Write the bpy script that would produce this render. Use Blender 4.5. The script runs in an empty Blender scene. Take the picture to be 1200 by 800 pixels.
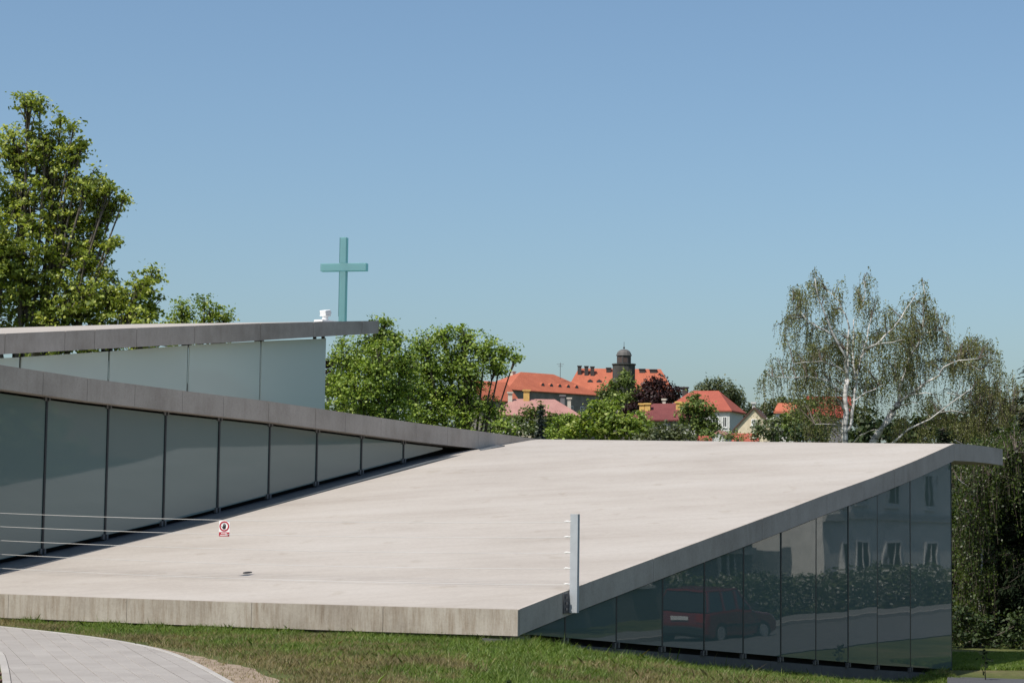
import bpy, bmesh, math, random
import numpy as np
from mathutils import Matrix, Vector

# ------------------------------------------------------------------ camera, sky, sun, exposure
scene = bpy.context.scene
COL = scene.collection
FPX, EYE = 2400.0, 1.8                       # focal length in photograph pixels (1200 wide), eye height
PITCH, ROLL = math.atan(190 / 2400), 0.013
CF = np.array([0, math.cos(PITCH), math.sin(PITCH)])
_R0 = np.array([1.0, 0, 0]); _U0 = np.array([0, -math.sin(PITCH), math.cos(PITCH)])
CR = math.cos(ROLL) * _R0 + math.sin(ROLL) * _U0
CU = -math.sin(ROLL) * _R0 + math.cos(ROLL) * _U0
cam_d = bpy.data.cameras.new('camera')
cam_d.sensor_width = 36.0; cam_d.lens = 36.0 * FPX / 1200.0
cam_d.clip_start = 0.1; cam_d.clip_end = 9000.0
cam = bpy.data.objects.new('camera', cam_d); COL.objects.link(cam)
M = Matrix.Identity(4)
for i in range(3):
    M[i][0], M[i][1], M[i][2] = CR[i], CU[i], -CF[i]
M[2][3] = EYE
cam.matrix_world = M
scene.camera = cam

SUN_EL = math.radians(57.0)
SUN_AZ = math.atan2(-0.681, -0.733)            # direction towards the sun: behind the camera on the left
SUN_V = Vector((math.sin(SUN_AZ) * math.cos(SUN_EL), math.cos(SUN_AZ) * math.cos(SUN_EL), math.sin(SUN_EL)))
world = bpy.data.worlds.new('World'); scene.world = world
world.use_nodes = True
wn = world.node_tree; wn.nodes.clear()
wo = wn.nodes.new('ShaderNodeOutputWorld'); wb = wn.nodes.new('ShaderNodeBackground')
ws = wn.nodes.new('ShaderNodeTexSky'); ws.sky_type = 'NISHITA'; ws.sun_disc = False
ws.sun_elevation = SUN_EL; ws.sun_rotation = SUN_AZ % (2 * math.pi)
ws.altitude = 250.0; ws.air_density = 1.0; ws.dust_density = 2.5; ws.ozone_density = 4.0
wb.inputs['Strength'].default_value = 0.135
wt = wn.nodes.new('ShaderNodeMix'); wt.data_type = 'RGBA'; wt.blend_type = 'MULTIPLY'; wt.inputs[0].default_value = 1.0
wt.inputs[7].default_value = (0.972, 1.025, 0.985, 1)
wn.links.new(ws.outputs[0], wt.inputs[6]); wn.links.new(wt.outputs[2], wb.inputs[0]); wn.links.new(wb.outputs[0], wo.inputs[0])
sun_d = bpy.data.lights.new('sun', 'SUN'); sun_d.energy = 4.8; sun_d.angle = math.radians(0.53)
sun_d.color = (1.0, 0.945, 0.86)
sun = bpy.data.objects.new('sun', sun_d); COL.objects.link(sun)
sun.rotation_euler = SUN_V.to_track_quat('Z', 'Y').to_euler()
sun.location = (0, 0, 60)
vs = scene.view_settings
vs.view_transform = 'Standard'; vs.look = 'None'; vs.exposure = 0.0; vs.gamma = 1.0
vs.use_curve_mapping = False
scene.cycles.max_bounces = 8; scene.cycles.transparent_max_bounces = 12
scene.cycles.use_denoising = True

# ------------------------------------------------------------------ geometry of the place (pixels of the photograph -> world)
def ray(x, y): return CF + (x - 600) / FPX * CR - (y - 400) / FPX * CU
def P(x, y, Y):
    d = ray(x, y); q = d * (Y / d[1]); q[2] += EYE; return q
UV_ = np.array([.5384, .8427]); NV_ = np.array([.8427, -.5384])     # along the glass walls / out of them
C0 = P(606, 714.5, 27.46)[:2]
def W(x, y, pp):                             # pixel ray met with the upright plane at offset pp: (s, z)
    d = ray(x, y); t = (C0 @ NV_ + pp) / (d[:2] @ NV_); q = d * t
    return float((q[:2] - C0) @ UV_), float(q[2] + EYE)
def B(s, p, z):                              # building coordinates -> world
    q = C0 + s * UV_ + p * NV_; return (float(q[0]), float(q[1]), float(z))
def sp_of(x, y):
    d0, d1 = x - C0[0], y - C0[1]
    return d0 * UV_[0] + d1 * UV_[1], d0 * NV_[0] + d1 * NV_[1]
def sstep(a, b, x):
    t = np.clip((x - a) / (b - a), 0, 1); return t * t * (3 - 2 * t)
def ground_z(x, y):
    x = np.asarray(x, float); y = np.asarray(y, float)
    s, p = sp_of(x, y)
    s1 = np.log1p(np.exp(np.clip((s + .2) * 3, -40, 40))) / 3
    s1 = 16.2 - np.log1p(np.exp(np.clip((16.2 - s1) * 2, -40, 40))) / 2
    z = -0.03 - 0.1 * s1 - .13 * sstep(-.1, 2.5, s) * (1 - sstep(12, 17, s)) * sstep(-1, 0, p + .8) * (1 - .6 * sstep(1, 5, p))
    z = z - 0.50 * sstep(4, 10, p) * sstep(10, 19, s) - .088 * np.clip(p - .35 * np.clip(-s, 0, 99), 0, 5.5) * (1 - sstep(3, 16, s)) * sstep(-14, -2, s)
    z = z + 14.0 * sstep(75, 430, y) + 3 * sstep(430, 900, y)
    return z
def G(px, py):                               # pixel -> ground point
    d = ray(px, py); t = 20.0
    for _ in range(40):
        q = d * t; z = float(ground_z(q[0], q[1])); t += (z - EYE - q[2]) / d[2] * .8
    q = d * t
    return np.array([q[0], q[1], float(ground_z(q[0], q[1]))])

rng = np.random.default_rng(7)
random.seed(7)

# ------------------------------------------------------------------ materials
def new_mat(name):
    m = bpy.data.materials.new(name); m.use_nodes = True
    nt = m.node_tree; nt.nodes.clear()
    out = nt.nodes.new('ShaderNodeOutputMaterial')
    return m, nt, out
def N(nt, kind, **kw):
    n = nt.nodes.new(kind)
    for k, v in kw.items():
        if k.startswith('i_'):
            n.inputs[k[2:].replace('_', ' ')].default_value = v
        else: setattr(n, k, v)
    return n
def ramp(nt, fac, stops):
    r = nt.nodes.new('ShaderNodeValToRGB'); e = r.color_ramp.elements
    while len(e) < len(stops): e.new(0.5)
    for el, (pos, c) in zip(e, stops): el.position = pos; el.color = (*c, 1) if len(c) == 3 else c
    nt.links.new(fac, r.inputs[0]); return r.outputs[0]
def noise(nt, vec, scale, detail=4, rough=.55):
    n = N(nt, 'ShaderNodeTexNoise'); n.inputs['Scale'].default_value = scale
    n.inputs['Detail'].default_value = detail; n.inputs['Roughness'].default_value = rough
    if vec is not None: nt.links.new(vec, n.inputs['Vector'])
    return n.outputs[0]
def mapped(nt, scale=(1, 1, 1), rot=(0, 0, 0), coord='Object'):
    tc = N(nt, 'ShaderNodeTexCoord'); mp = N(nt, 'ShaderNodeMapping')
    mp.inputs['Scale'].default_value = scale; mp.inputs['Rotation'].default_value = rot
    nt.links.new(tc.outputs[coord], mp.inputs['Vector']); return mp.outputs[0]
def mixc(nt, fac, a, b, mode='MIX'):
    m = N(nt, 'ShaderNodeMix', data_type='RGBA', blend_type=mode)
    for s, v in ((0, fac), (6, a), (7, b)):
        if isinstance(v, bpy.types.NodeSocket): nt.links.new(v, m.inputs[s])
        elif s == 0: m.inputs[0].default_value = v
        else: m.inputs[s].default_value = (*v, 1)
    return m.outputs[2]
def bsdf(nt, out, color, rough=.8, metal=0.0, spec=.5, bump=None, bstr=.3, bdist=.02):
    b = N(nt, 'ShaderNodeBsdfPrincipled')
    if isinstance(color, bpy.types.NodeSocket): nt.links.new(color, b.inputs['Base Color'])
    else: b.inputs['Base Color'].default_value = (*color, 1)
    if isinstance(rough, bpy.types.NodeSocket): nt.links.new(rough, b.inputs['Roughness'])
    else: b.inputs['Roughness'].default_value = rough
    b.inputs['Metallic'].default_value = metal; b.inputs['Specular IOR Level'].default_value = spec
    if bump is not None:
        bp = N(nt, 'ShaderNodeBump'); bp.inputs['Strength'].default_value = bstr; bp.inputs['Distance'].default_value = bdist
        nt.links.new(bump, bp.inputs['Height']); nt.links.new(bp.outputs[0], b.inputs['Normal'])
    nt.links.new(b.outputs[0], out.inputs[0]); return b
MATS = {}
def plain(name, color, rough=.7, metal=0.0, spec=.5, var=.12, scale=3.0, bstr=.1):
    if name in MATS: return MATS[name]
    m, nt, out = new_mat(name)
    v = mapped(nt)
    n = noise(nt, v, scale, 5)
    lo = tuple(c * (1 - var) for c in color); hi = tuple(min(1, c * (1 + var)) for c in color)
    c = ramp(nt, n, [(.3, lo), (.7, hi)])
    bsdf(nt, out, c, rough, metal, spec, bump=noise(nt, v, scale * 9, 4), bstr=bstr, bdist=.01)
    MATS[name] = m; return m
YAW_U = math.atan2(UV_[1], UV_[0])
def concrete_top():
    m, nt, out = new_mat('roof_concrete')
    v = mapped(nt, (.5, 1.1, 1), (0, 0, -YAW_U + math.radians(70)))
    big = noise(nt, v, .55, 6, .6)
    vs_ = mapped(nt, (.10, 2.6, 1), (0, 0, -YAW_U + math.radians(80)))
    st = noise(nt, vs_, 1.7, 7, .68)
    fine = noise(nt, mapped(nt), 14, 5, .7)
    c1 = ramp(nt, big, [(.3, (.345, .307, .272)), (.5, (.392, .354, .318)), (.72, (.425, .39, .356))])
    c2 = ramp(nt, st, [(.3, (.93, .92, .905)), (.5, (1, 1, 1)), (.7, (1.03, 1.03, 1.03))])
    c = mixc(nt, .8, c1, c2, 'MULTIPLY')
    c3 = ramp(nt, fine, [(.35, (.93, .93, .93)), (.65, (1.03, 1.03, 1.03))])
    c = mixc(nt, .8, c, c3, 'MULTIPLY')
    spots = noise(nt, mapped(nt), 2.3, 3, .5)
    c4 = ramp(nt, spots, [(.28, (.86, .84, .8)), (.36, (1, 1, 1))])
    c = mixc(nt, .6, c, c4, 'MULTIPLY')
    bsdf(nt, out, c, .85, bump=fine, bstr=.25, bdist=.01, spec=.3)
    return m
def concrete_side(name, lo, mid, hi, stain, amount, dsc=1.0):
    m, nt, out = new_mat(name)
    tc = N(nt, 'ShaderNodeTexCoord')
    geo = N(nt, 'ShaderNodeNewGeometry')
    def mp(sc):
        k = N(nt, 'ShaderNodeMapping'); k.inputs['Scale'].default_value = sc
        nt.links.new(geo.outputs['Position'], k.inputs['Vector']); return k.outputs[0]
    drip = noise(nt, mp((7.5 / dsc, 7.5 / dsc, .8)), 1.5, 8, .78)
    cloud = noise(nt, mp((1, 1, 1)), .9, 5, .6)
    fine = noise(nt, mp((1, 1, 1)), 30, 5, .7)
    c = ramp(nt, cloud, [(.3, lo), (.5, mid), (.7, hi)])
    c = mixc(nt, amount, c, ramp(nt, drip, [(.33, stain), (.55, (1, 1, 1)), (.7, (1.08, 1.08, 1.08))]), 'MULTIPLY')
    c = mixc(nt, .7, c, ramp(nt, fine, [(.3, (.86, .86, .86)), (.6, (1.05, 1.05, 1.05))]), 'MULTIPLY')
    vor = N(nt, 'ShaderNodeTexVoronoi'); vor.inputs['Scale'].default_value = 9
    nt.links.new(mp((1, 1, 1)), vor.inputs['Vector'])
    c = mixc(nt, .6, c, ramp(nt, vor.outputs['Distance'], [(.05, (.55, .54, .52)), (.09, (1, 1, 1))]), 'MULTIPLY')
    bsdf(nt, out, c, .85, bump=fine, bstr=.3, bdist=.008, spec=.3)
    return m
M_TOP = concrete_top()
M_FASCIA = concrete_side('fascia_concrete', (.325, .285, .248), (.405, .36, .317), (.46, .413, .368), (.72, .70, .67), .45, 2.2)
M_FRONT = concrete_side('weathered_front_concrete', (.30, .26, .215), (.385, .34, .285), (.44, .395, .34), (.60, .52, .44), .9, 1.0)
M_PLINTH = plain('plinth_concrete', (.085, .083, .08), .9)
def glass_mat(name, base, rough, spec, wav=.02, ior=1.5):
    m, nt, out = new_mat(name)
    v = mapped(nt, (1, 1, 1), coord='Object')
    info = N(nt, 'ShaderNodeObjectInfo')
    n = noise(nt, v, .7, 2, .4)
    c = ramp(nt, info.outputs['Random'], [(0, tuple(x * .93 for x in base)), (1, tuple(x * 1.07 for x in base))])
    b = bsdf(nt, out, c, rough, 0, spec, bump=n, bstr=wav, bdist=.1)
    b.inputs['IOR'].default_value = ior
    return m
M_GL1 = glass_mat('dark_tinted_glass', (.080, .116, .110), .012, .5, .03, 1.55)
M_GL2 = glass_mat('grey_green_glass', (.150, .202, .192), .03, .6, .015, 1.55)
def glass3():
    m, nt, out = new_mat('frosted_glass')
    dif = N(nt, 'ShaderNodeBsdfDiffuse'); dif.inputs[0].default_value = (.72, .81, .74, 1)
    tr = N(nt, 'ShaderNodeBsdfTranslucent'); tr.inputs[0].default_value = (.88, .94, .86, 1)
    gl = N(nt, 'ShaderNodeBsdfGlossy'); gl.inputs['Roughness'].default_value = .04
    fr = N(nt, 'ShaderNodeFresnel'); fr.inputs[0].default_value = 1.5
    a = N(nt, 'ShaderNodeMixShader'); a.inputs[0].default_value = .3
    nt.links.new(dif.outputs[0], a.inputs[1]); nt.links.new(tr.outputs[0], a.inputs[2])
    b = N(nt, 'ShaderNodeMixShader')
    nt.links.new(fr.outputs[0], b.inputs[0]); nt.links.new(a.outputs[0], b.inputs[1]); nt.links.new(gl.outputs[0], b.inputs[2])
    nt.links.new(b.outputs[0], out.inputs[0]); return m
M_GL3 = glass3()
M_MULL = plain('dark_mullion_metal', (.03, .035, .038), .45, .3)
M_BRKT = plain('steel_bracket', (.15, .15, .155), .5, .6)
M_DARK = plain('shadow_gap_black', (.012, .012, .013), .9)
M_GALV = plain('galvanised_steel', (.42, .44, .46), .55, .25, var=.06, scale=8)
M_WIRE = plain('steel_wire', (.50, .49, .47), .5, .1, var=.03)
M_CERAM = plain('white_ceramic', (.75, .74, .72), .35)

def leaf_mat(name, cols, trans=.35, rough=.5, spec=.35, nscale=.35):
    m, nt, out = new_mat(name)
    geo = N(nt, 'ShaderNodeNewGeometry')
    k = len(cols)
    c = ramp(nt, geo.outputs['Random Per Island'], [(i / (k - 1) if k > 1 else 0, cc) for i, cc in enumerate(cols)])
    big = noise(nt, geo.outputs['Position'], nscale, 3, .5)
    c = mixc(nt, .75, c, ramp(nt, big, [(.3, (.74, .76, .72)), (.5, (1, 1, 1)), (.7, (1.22, 1.18, 1.1))]), 'MULTIPLY')
    b = N(nt, 'ShaderNodeBsdfPrincipled'); nt.links.new(c, b.inputs['Base Color'])
    b.inputs['Roughness'].default_value = rough; b.inputs['Specular IOR Level'].default_value = spec
    t = N(nt, 'ShaderNodeBsdfTranslucent')
    nt.links.new(mixc(nt, 1.0, c, (1.25, 1.3, .55), 'MULTIPLY'), t.inputs[0])
    mx = N(nt, 'ShaderNodeMixShader'); mx.inputs[0].default_value = trans
    nt.links.new(b.outputs[0], mx.inputs[1]); nt.links.new(t.outputs[0], mx.inputs[2])
    nt.links.new(mx.outputs[0], out.inputs[0]); return m
def bark_mat(name, lo, hi, sc=8):
    m, nt, out = new_mat(name)
    v = mapped(nt, (1, 1, .25)); n = noise(nt, v, sc, 6, .7)
    bsdf(nt, out, ramp(nt, n, [(.35, lo), (.65, hi)]), .9, bump=n, bstr=.6, bdist=.03); return m
BARK = bark_mat('brown_bark', (.035, .028, .02), (.09, .075, .058))
BARK_G = bark_mat('grey_bark', (.06, .05, .04), (.15, .13, .105))
def birch_bark():
    m, nt, out = new_mat('birch_bark')
    v = mapped(nt, (1, 1, 3.2)); n = noise(nt, v, 2.2, 5, .65)
    c = ramp(nt, n, [(.36, (.05, .045, .04)), (.45, (.42, .40, .37)), (.6, (.62, .60, .57))])
    bsdf(nt, out, c, .7, bump=n, bstr=.3, bdist=.02); return m
BIRCH = birch_bark()

# ------------------------------------------------------------------ object helpers
def props(o, label=None, cat=None, group=None, kind=None):
    if label: o['label'] = label
    if cat: o['category'] = cat
    if group: o['group'] = group
    if kind: o['kind'] = kind
    return o
def link(name, me, parent=None, mat=None):
    o = bpy.data.objects.new(name, me); COL.objects.link(o)
    if mat is not None and len(me.materials) == 0: me.materials.append(mat)
    if parent is not None: o.parent = parent; o.matrix_parent_inverse = parent.matrix_world.inverted()
    return o
def empty(name, loc=(0, 0, 0), rz=0.0):
    o = bpy.data.objects.new(name, None); COL.objects.link(o)
    o.empty_display_size = .2
    o.location = loc; o.rotation_euler = (0, 0, rz)
    o.matrix_world = Matrix.Translation(Vector(loc)) @ Matrix.Rotation(rz, 4, 'Z')
    return o
def child_local(name, me, parent, mat=None, loc=(0, 0, 0)):      # mesh given in the parent's own coordinates
    o = bpy.data.objects.new(name, me); COL.objects.link(o)
    if mat is not None and len(me.materials) == 0: me.materials.append(mat)
    o.parent = parent; o.location = loc
    return o
class Acc:
    def __init__(self): self.v = []; self.f = []; self.n = 0; self.smooth = False
    def add(self, v, f):
        v = [tuple(map(float, q)) for q in v]
        self.v += v; self.f += [tuple(i + self.n for i in q) for q in f]; self.n += len(v); return self
    def box(self, lo, hi):
        x0, y0, z0 = lo; x1, y1, z1 = hi
        return self.hexa([(x0, y0, z0), (x1, y0, z0), (x1, y1, z0), (x0, y1, z0), (x0, y0, z1), (x1, y0, z1), (x1, y1, z1), (x0, y1, z1)])
    def hexa(self, v):
        return self.add(v, [(3, 2, 1, 0), (4, 5, 6, 7), (0, 1, 5, 4), (1, 2, 6, 5), (2, 3, 7, 6), (3, 0, 4, 7)])
    def tube(self, pts, rad, seg=6, cap=True):
        pts = [np.asarray(p, float) for p in pts]; n = len(pts); V = []; ref = np.array([.31, .17, .94])
        for i, p in enumerate(pts):
            d = pts[min(i + 1, n - 1)] - pts[max(i - 1, 0)]; d = d / (np.linalg.norm(d) + 1e-9)
            a = np.cross(d, ref if abs(d @ ref) < .95 else np.array([1., 0, 0])); a /= np.linalg.norm(a); b = np.cross(d, a)
            r = rad[i] if hasattr(rad, '__len__') else rad
            for k in range(seg):
                t = 2 * math.pi * k / seg; V.append(p + r * (math.cos(t) * a + math.sin(t) * b))
        Fs = []
        for i in range(n - 1):
            for k in range(seg):
                k2 = (k + 1) % seg; Fs.append((i * seg + k, i * seg + k2, (i + 1) * seg + k2, (i + 1) * seg + k))
        if cap: Fs += [tuple(range(seg))[::-1], tuple(range((n - 1) * seg, n * seg))]
        return self.add(V, Fs)
    def prism(self, poly, axis_pt):          # poly: 3-D points in a plane, extruded by vector axis_pt
        n = len(poly); d = np.asarray(axis_pt, float)
        V = [np.asarray(p, float) for p in poly] + [np.asarray(p, float) + d for p in poly]
        return self.add(V, [tuple(range(n))[::-1], tuple(range(n, 2 * n))] + [(i, (i + 1) % n, n + (i + 1) % n, n + i) for i in range(n)])
    def lathe(self, prof, c=(0, 0, 0), seg=16):
        V = []; Fs = []
        for (r, z) in prof:
            for k in range(seg):
                t = 2 * math.pi * (k + .5) / seg; V.append((c[0] + r * math.cos(t), c[1] + r * math.sin(t), c[2] + z))
        for i in range(len(prof) - 1):
            for k in range(seg):
                k2 = (k + 1) % seg; Fs.append((i * seg + k, i * seg + k2, (i + 1) * seg + k2, (i + 1) * seg + k))
        Fs += [tuple(range(seg))[::-1], tuple(range((len(prof) - 1) * seg, len(prof) * seg))]
        return self.add(V, Fs)
    def mesh(self, name, mat=None, fix=True, smooth=False, bevel=0):
        me = bpy.data.meshes.new(name); me.from_pydata(self.v, [], self.f)
        if fix or bevel:
            bm = bmesh.new(); bm.from_mesh(me)
            bmesh.ops.recalc_face_normals(bm, faces=bm.faces)
            if bevel: bmesh.ops.bevel(bm, geom=list(bm.edges), offset=bevel, segments=1, affect='EDGES')
            bm.to_mesh(me); bm.free()
        if smooth: me.polygons.foreach_set('use_smooth', [True] * len(me.polygons))
        if mat is not None: me.materials.append(mat)
        me.update(); return me
def fast_mesh(name, verts, loops, starts, mat):
    me = bpy.data.meshes.new(name)
    me.vertices.add(len(verts)); me.vertices.foreach_set('co', np.asarray(verts, np.float32).ravel())
    me.loops.add(len(loops)); me.loops.foreach_set('vertex_index', np.asarray(loops, np.int32))
    me.polygons.add(len(starts)); me.polygons.foreach_set('loop_start', np.asarray(starts, np.int32))
    me.update(calc_edges=True); me.materials.append(mat); return me
def quads_mesh(name, c, a, b, mat, fold=.0):       # diamond leaves: centre, half length axis, half width axis
    n = len(c); v = np.empty((n, 4, 3))
    nn = np.cross(a, b); nn /= (np.linalg.norm(nn, axis=1, keepdims=True) + 1e-9)
    up = nn * np.linalg.norm(b, axis=1, keepdims=True) * fold
    v[:, 0] = c - a; v[:, 1] = c - .15 * a + b + up; v[:, 2] = c + a; v[:, 3] = c - .15 * a - b + up
    idx = np.arange(n * 4)
    return fast_mesh(name, v.reshape(-1, 3), idx, np.arange(n) * 4, mat)

# ------------------------------------------------------------------ ground
gx = np.unique(np.concatenate([np.linspace(-3500, -60, 14), np.arange(-60, -14, 4), np.arange(-14, 32, .5), np.arange(32, 90, 4), np.linspace(90, 4000, 16)]))
gy = np.unique(np.concatenate([np.linspace(-2500, -10, 10), np.arange(-10, 14, 3), np.arange(14, 64, .5), np.arange(64, 500, 12), np.linspace(500, 5000, 12)]))
XX, YY = np.meshgrid(gx, gy); ZZ = ground_z(XX, YY)
nxg, nyg = len(gx), len(gy)
gv = np.stack([XX, YY, ZZ], -1).reshape(-1, 3)
ii, jj = np.meshgrid(np.arange(nxg - 1), np.arange(nyg - 1)); q0 = (jj * nxg + ii).ravel()
gl = np.stack([q0, q0 + 1, q0 + 1 + nxg, q0 + nxg], 1)
def ground_mat():
    m, nt, out = new_mat('lawn_soil')
    geo = N(nt, 'ShaderNodeNewGeometry')
    n1 = noise(nt, geo.outputs['Position'], .5, 5, .6); n2 = noise(nt, geo.outputs['Position'], 9, 5, .7)
    c = ramp(nt, n1, [(.35, (.06, .08, .022)), (.55, (.10, .11, .038)), (.7, (.15, .13, .07))])
    c = mixc(nt, .8, c, ramp(nt, n2, [(.3, (.6, .6, .55)), (.7, (1.2, 1.2, 1.1))]), 'MULTIPLY')
    bsdf(nt, out, c, .95, bump=n2, bstr=.6, bdist=.04, spec=.2); return m
me = fast_mesh('ground', gv, gl.ravel(), np.arange(len(gl)) * 4, ground_mat())
me.polygons.foreach_set('use_smooth', [True] * len(me.polygons))
props(link('ground', me), kind='structure')

# ------------------------------------------------------------------ the building: three wings with sloping concrete roofs
ZR_S = [-.06, 1.553, 6.0, 8.29, 9.68, 12.234, 14.4, 16.25, 17.2, 18.2, 19.15]
ZR_Z = [.395, .673, 1.386, 1.753, 1.987, 2.388, 2.765, 3.119, 3.125, 3.115, 3.09]
ZL_S = [-1.95, -.3, 1.3, 5.0, 8.45, 10.7, 13.2, 16.25, 17.2, 18.2, 19.15]
ZL_Z = [.36, .58, .84, 1.415, 2.037, 2.43, 2.878, 3.262, 3.26, 3.24, 3.20]
PL = -10.08                                  # left glass wall plane
def s_front(p): return -.06 + .188 * p
def ramp_z(s, p):
    t = np.clip(-p / 9.4, -.05, 1.1)
    zr = np.interp(s, ZR_S, ZR_Z) + (min(0, s - ZR_S[0]) * .172)
    zl = np.interp(s, ZL_S, ZL_Z) + (min(0, s - ZL_S[0]) * .172)
    w = zr * (1 - t) + zl * t
    return float(w)
def catmull(xs, ys, x): return float(np.interp(x, xs, ys))
TH = .345
w1 = empty('church_wing', B(8, -5, -1.2))
props(w1, 'low wing in front with ramp-like pale concrete roof and dark glass wall', 'building', 'wings of the concrete and glass church')
# roof slab of wing 1 as a grid surface with thickness
RP_ = np.concatenate([np.linspace(.04, -9.9, 26)])
def roof_grid(edges_s, ps, ztop, th):
    a = Acc(); ns = edges_s.shape[0]; npp = len(ps)
    V = []
    for j, p in enumerate(ps):
        for i in range(ns): V.append(B(edges_s[i, j], p, ztop(edges_s[i, j], p)))
    for j, p in enumerate(ps):
        for i in range(ns): V.append(B(edges_s[i, j], p, ztop(edges_s[i, j], p) - th))
    n = ns * npp; Fs = []
    for j in range(npp - 1):
        for i in range(ns - 1):
            q = j * ns + i
            Fs.append((q, q + 1, q + 1 + ns, q + ns)); Fs.append((n + q, n + q + ns, n + q + 1 + ns, n + q + 1))
    for i in range(ns - 1):
        q = i; Fs.append((q, n + q, n + q + 1, q + 1)); q = (npp - 1) * ns + i; Fs.append((q, q + 1, n + q + 1, n + q))
    for j in range(npp - 1):
        q = j * ns; Fs.append((q, q + ns, n + q + ns, n + q)); q = j * ns + ns - 1; Fs.append((q, n + q, n + q + ns, q + ns))
    a.add(V, Fs); return a
T = np.concatenate([np.linspace(0, .85, 30), np.linspace(.87, 1, 7)])
ES = np.array([[s_front(p) + .05 + t * (19.1 - s_front(p) - .05) for p in RP_ - .0] for t in T])
inner = RP_.copy(); inner[0] = .0
roof1 = link('roof_slab', roof_grid(ES, inner, ramp_z, TH - .004).mesh('roof_slab', M_TOP, smooth=False), w1)
def slab_sides(o):
    o.data.materials.append(M_FASCIA)
    for pg in o.data.polygons:
        if pg.normal.z < .5: pg.material_index = 1
slab_sides(roof1)
def fascia(parent, s_list, p_out, p_in, ztop, thick, mat, gap=.008, joint_label=None):
    for i in range(len(s_list) - 1):
        s0, s1 = s_list[i] + gap / 2, s_list[i + 1] - gap / 2
        m = max(1, int((s1 - s0) / .8)); a = Acc(); ss = np.linspace(s0, s1, m + 1)
        V = []; Fs = []
        for s in ss:
            zt = ztop(s); th = thick(s) if callable(thick) else thick
            V += [B(s, p_out, zt), B(s, p_out, zt - th), B(s, p_in, zt - th), B(s, p_in, zt)]
        for k in range(m):
            for e in range(4): Fs.append((k * 4 + e, k * 4 + (e + 1) % 4, k * 4 + 4 + (e + 1) % 4, k * 4 + 4 + e))
        Fs += [(0, 1, 2, 3), (m * 4 + 3, m * 4 + 2, m * 4 + 1, m * 4)]
        a.add(V, Fs); link('fascia_panel', a.mesh('fascia_panel', mat), parent)
# right-hand edge panels (in shade), front edge panels (sunlit)
fascia(roof1, [-.02, 3.7, 7.4, 10.0, 13.1, 16.25, 19.15], .045, .003, lambda s: ramp_z(s, 0) + .003, TH, M_FASCIA, .010)
for p0, p1 in zip([.045, -1.9, -3.9, -5.9, -7.9, -9.9], [-1.9, -3.9, -5.9, -7.9, -9.9, -11.0]):
    a = Acc(); g_ = .003 if p0 < 0 else 0
    V = []
    for p in (p0 - g_, p1 + .003):
        s = s_front(p)
        z = ramp_z(s, p) + .003
        V += [B(s, p, z), B(s, p, z - TH), B(s + .047, p, z - TH), B(s + .047, p, z)]
    a.add(V, [(0, 1, 2, 3), (7, 6, 5, 4)] + [(e, (e + 1) % 4, 4 + (e + 1) % 4, 4 + e) for e in range(4)])
    link('front_fascia_panel', a.mesh('front_fascia_panel', M_FRONT), roof1)
# glass wall of wing 1
N1 = [.14, 1.243, 2.674, 4.069, 5.434, 6.81, 8.223, 9.634, 11.031, 12.361, 13.991, 16.17]
def gb1(s): return .085 - .092 * s if s < 12.4 else .085 - .092 * 12.4 - .083 * (s - 12.4)
def gt1(s): return ramp_z(s, 0) - TH - .02
def wall_panel(parent, s0, s1, p, zb, zt, mat, th=.03, name='glass_panel'):
    a = Acc()
    m = 4; ss = np.linspace(s0, s1, m + 1)
    lo = [(s, zb(s)) for s in ss]; hi = [(s, zt(s)) for s in ss[::-1]]
    tl_, tz_ = random.uniform(-.0035, .0035), random.uniform(-.0022, .0022)
    poly = [B(s, p + tl_ * (2 * (s - s0) / (s1 - s0) - 1) + tz_ * (z - zb(s0)), z) for s, z in lo + hi]
    d = np.array([NV_[0], NV_[1], 0]) * -th
    a.prism(poly, d)
    return link(name, a.mesh(name, mat), parent)
def bbox_sp(a, s0, s1, p0, p1, z0, z1):
    return a.hexa([B(s0, p0, z0), B(s1, p0, z0), B(s1, p1, z0), B(s0, p1, z0), B(s0, p0, z1), B(s1, p0, z1), B(s1, p1, z1), B(s0, p1, z1)])
for i in range(len(N1) - 1):
    s0, s1 = N1[i] + (.02 if i else 0), N1[i + 1] - (.02 if i < len(N1) - 2 else 0)
    wall_panel(w1, s0, s1, 0, lambda s: min(gb1(s), gt1(s) - .005), gt1, M_GL1)
for s in N1[1:-1]:
    a = Acc(); bbox_sp(a, s - .0195, s + .0195, -.05, .003, gb1(s) - .07, gt1(s) + .015)
    mu = link('mullion', a.mesh('mullion', M_MULL), w1)
    for d in (-.07, .035):
        a = Acc(); bbox_sp(a, s + d, s + d + .035, -.03, .022, gb1(s) - .085, gb1(s) - .01)
        link('bracket', a.mesh('bracket', M_BRKT), mu)
a = Acc()                                    # edge strip at the far end of the glass
bbox_sp(a, 16.172, 16.2, -.06, .005, gb1(16.2) - .02, gt1(16.2) + .01); link('edge_strip', a.mesh('edge_strip', M_MULL), w1)
a = Acc()                                    # end wall closing the wing behind the last pane
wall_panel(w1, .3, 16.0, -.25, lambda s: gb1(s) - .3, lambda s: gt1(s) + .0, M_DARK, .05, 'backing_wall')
m = 8; ss = np.linspace(-.3, 16.05, m + 1)
for k in range(m):
    a = Acc(); s0, s1 = ss[k] + .004, ss[k + 1] - .004; z0, z1 = gb1(s0) - .09, gb1(s1) - .09
    V = [B(s0, -.35, -2.4), B(s1, -.35, -2.4), B(s1, -.02, -2.4), B(s0, -.02, -2.4), B(s0, -.35, z0), B(s1, -.35, z1), B(s1, -.02, z1), B(s0, -.02, z0)]
    a.hexa(V); link('plinth_block', a.mesh('plinth_block', M_PLINTH), w1)
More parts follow.
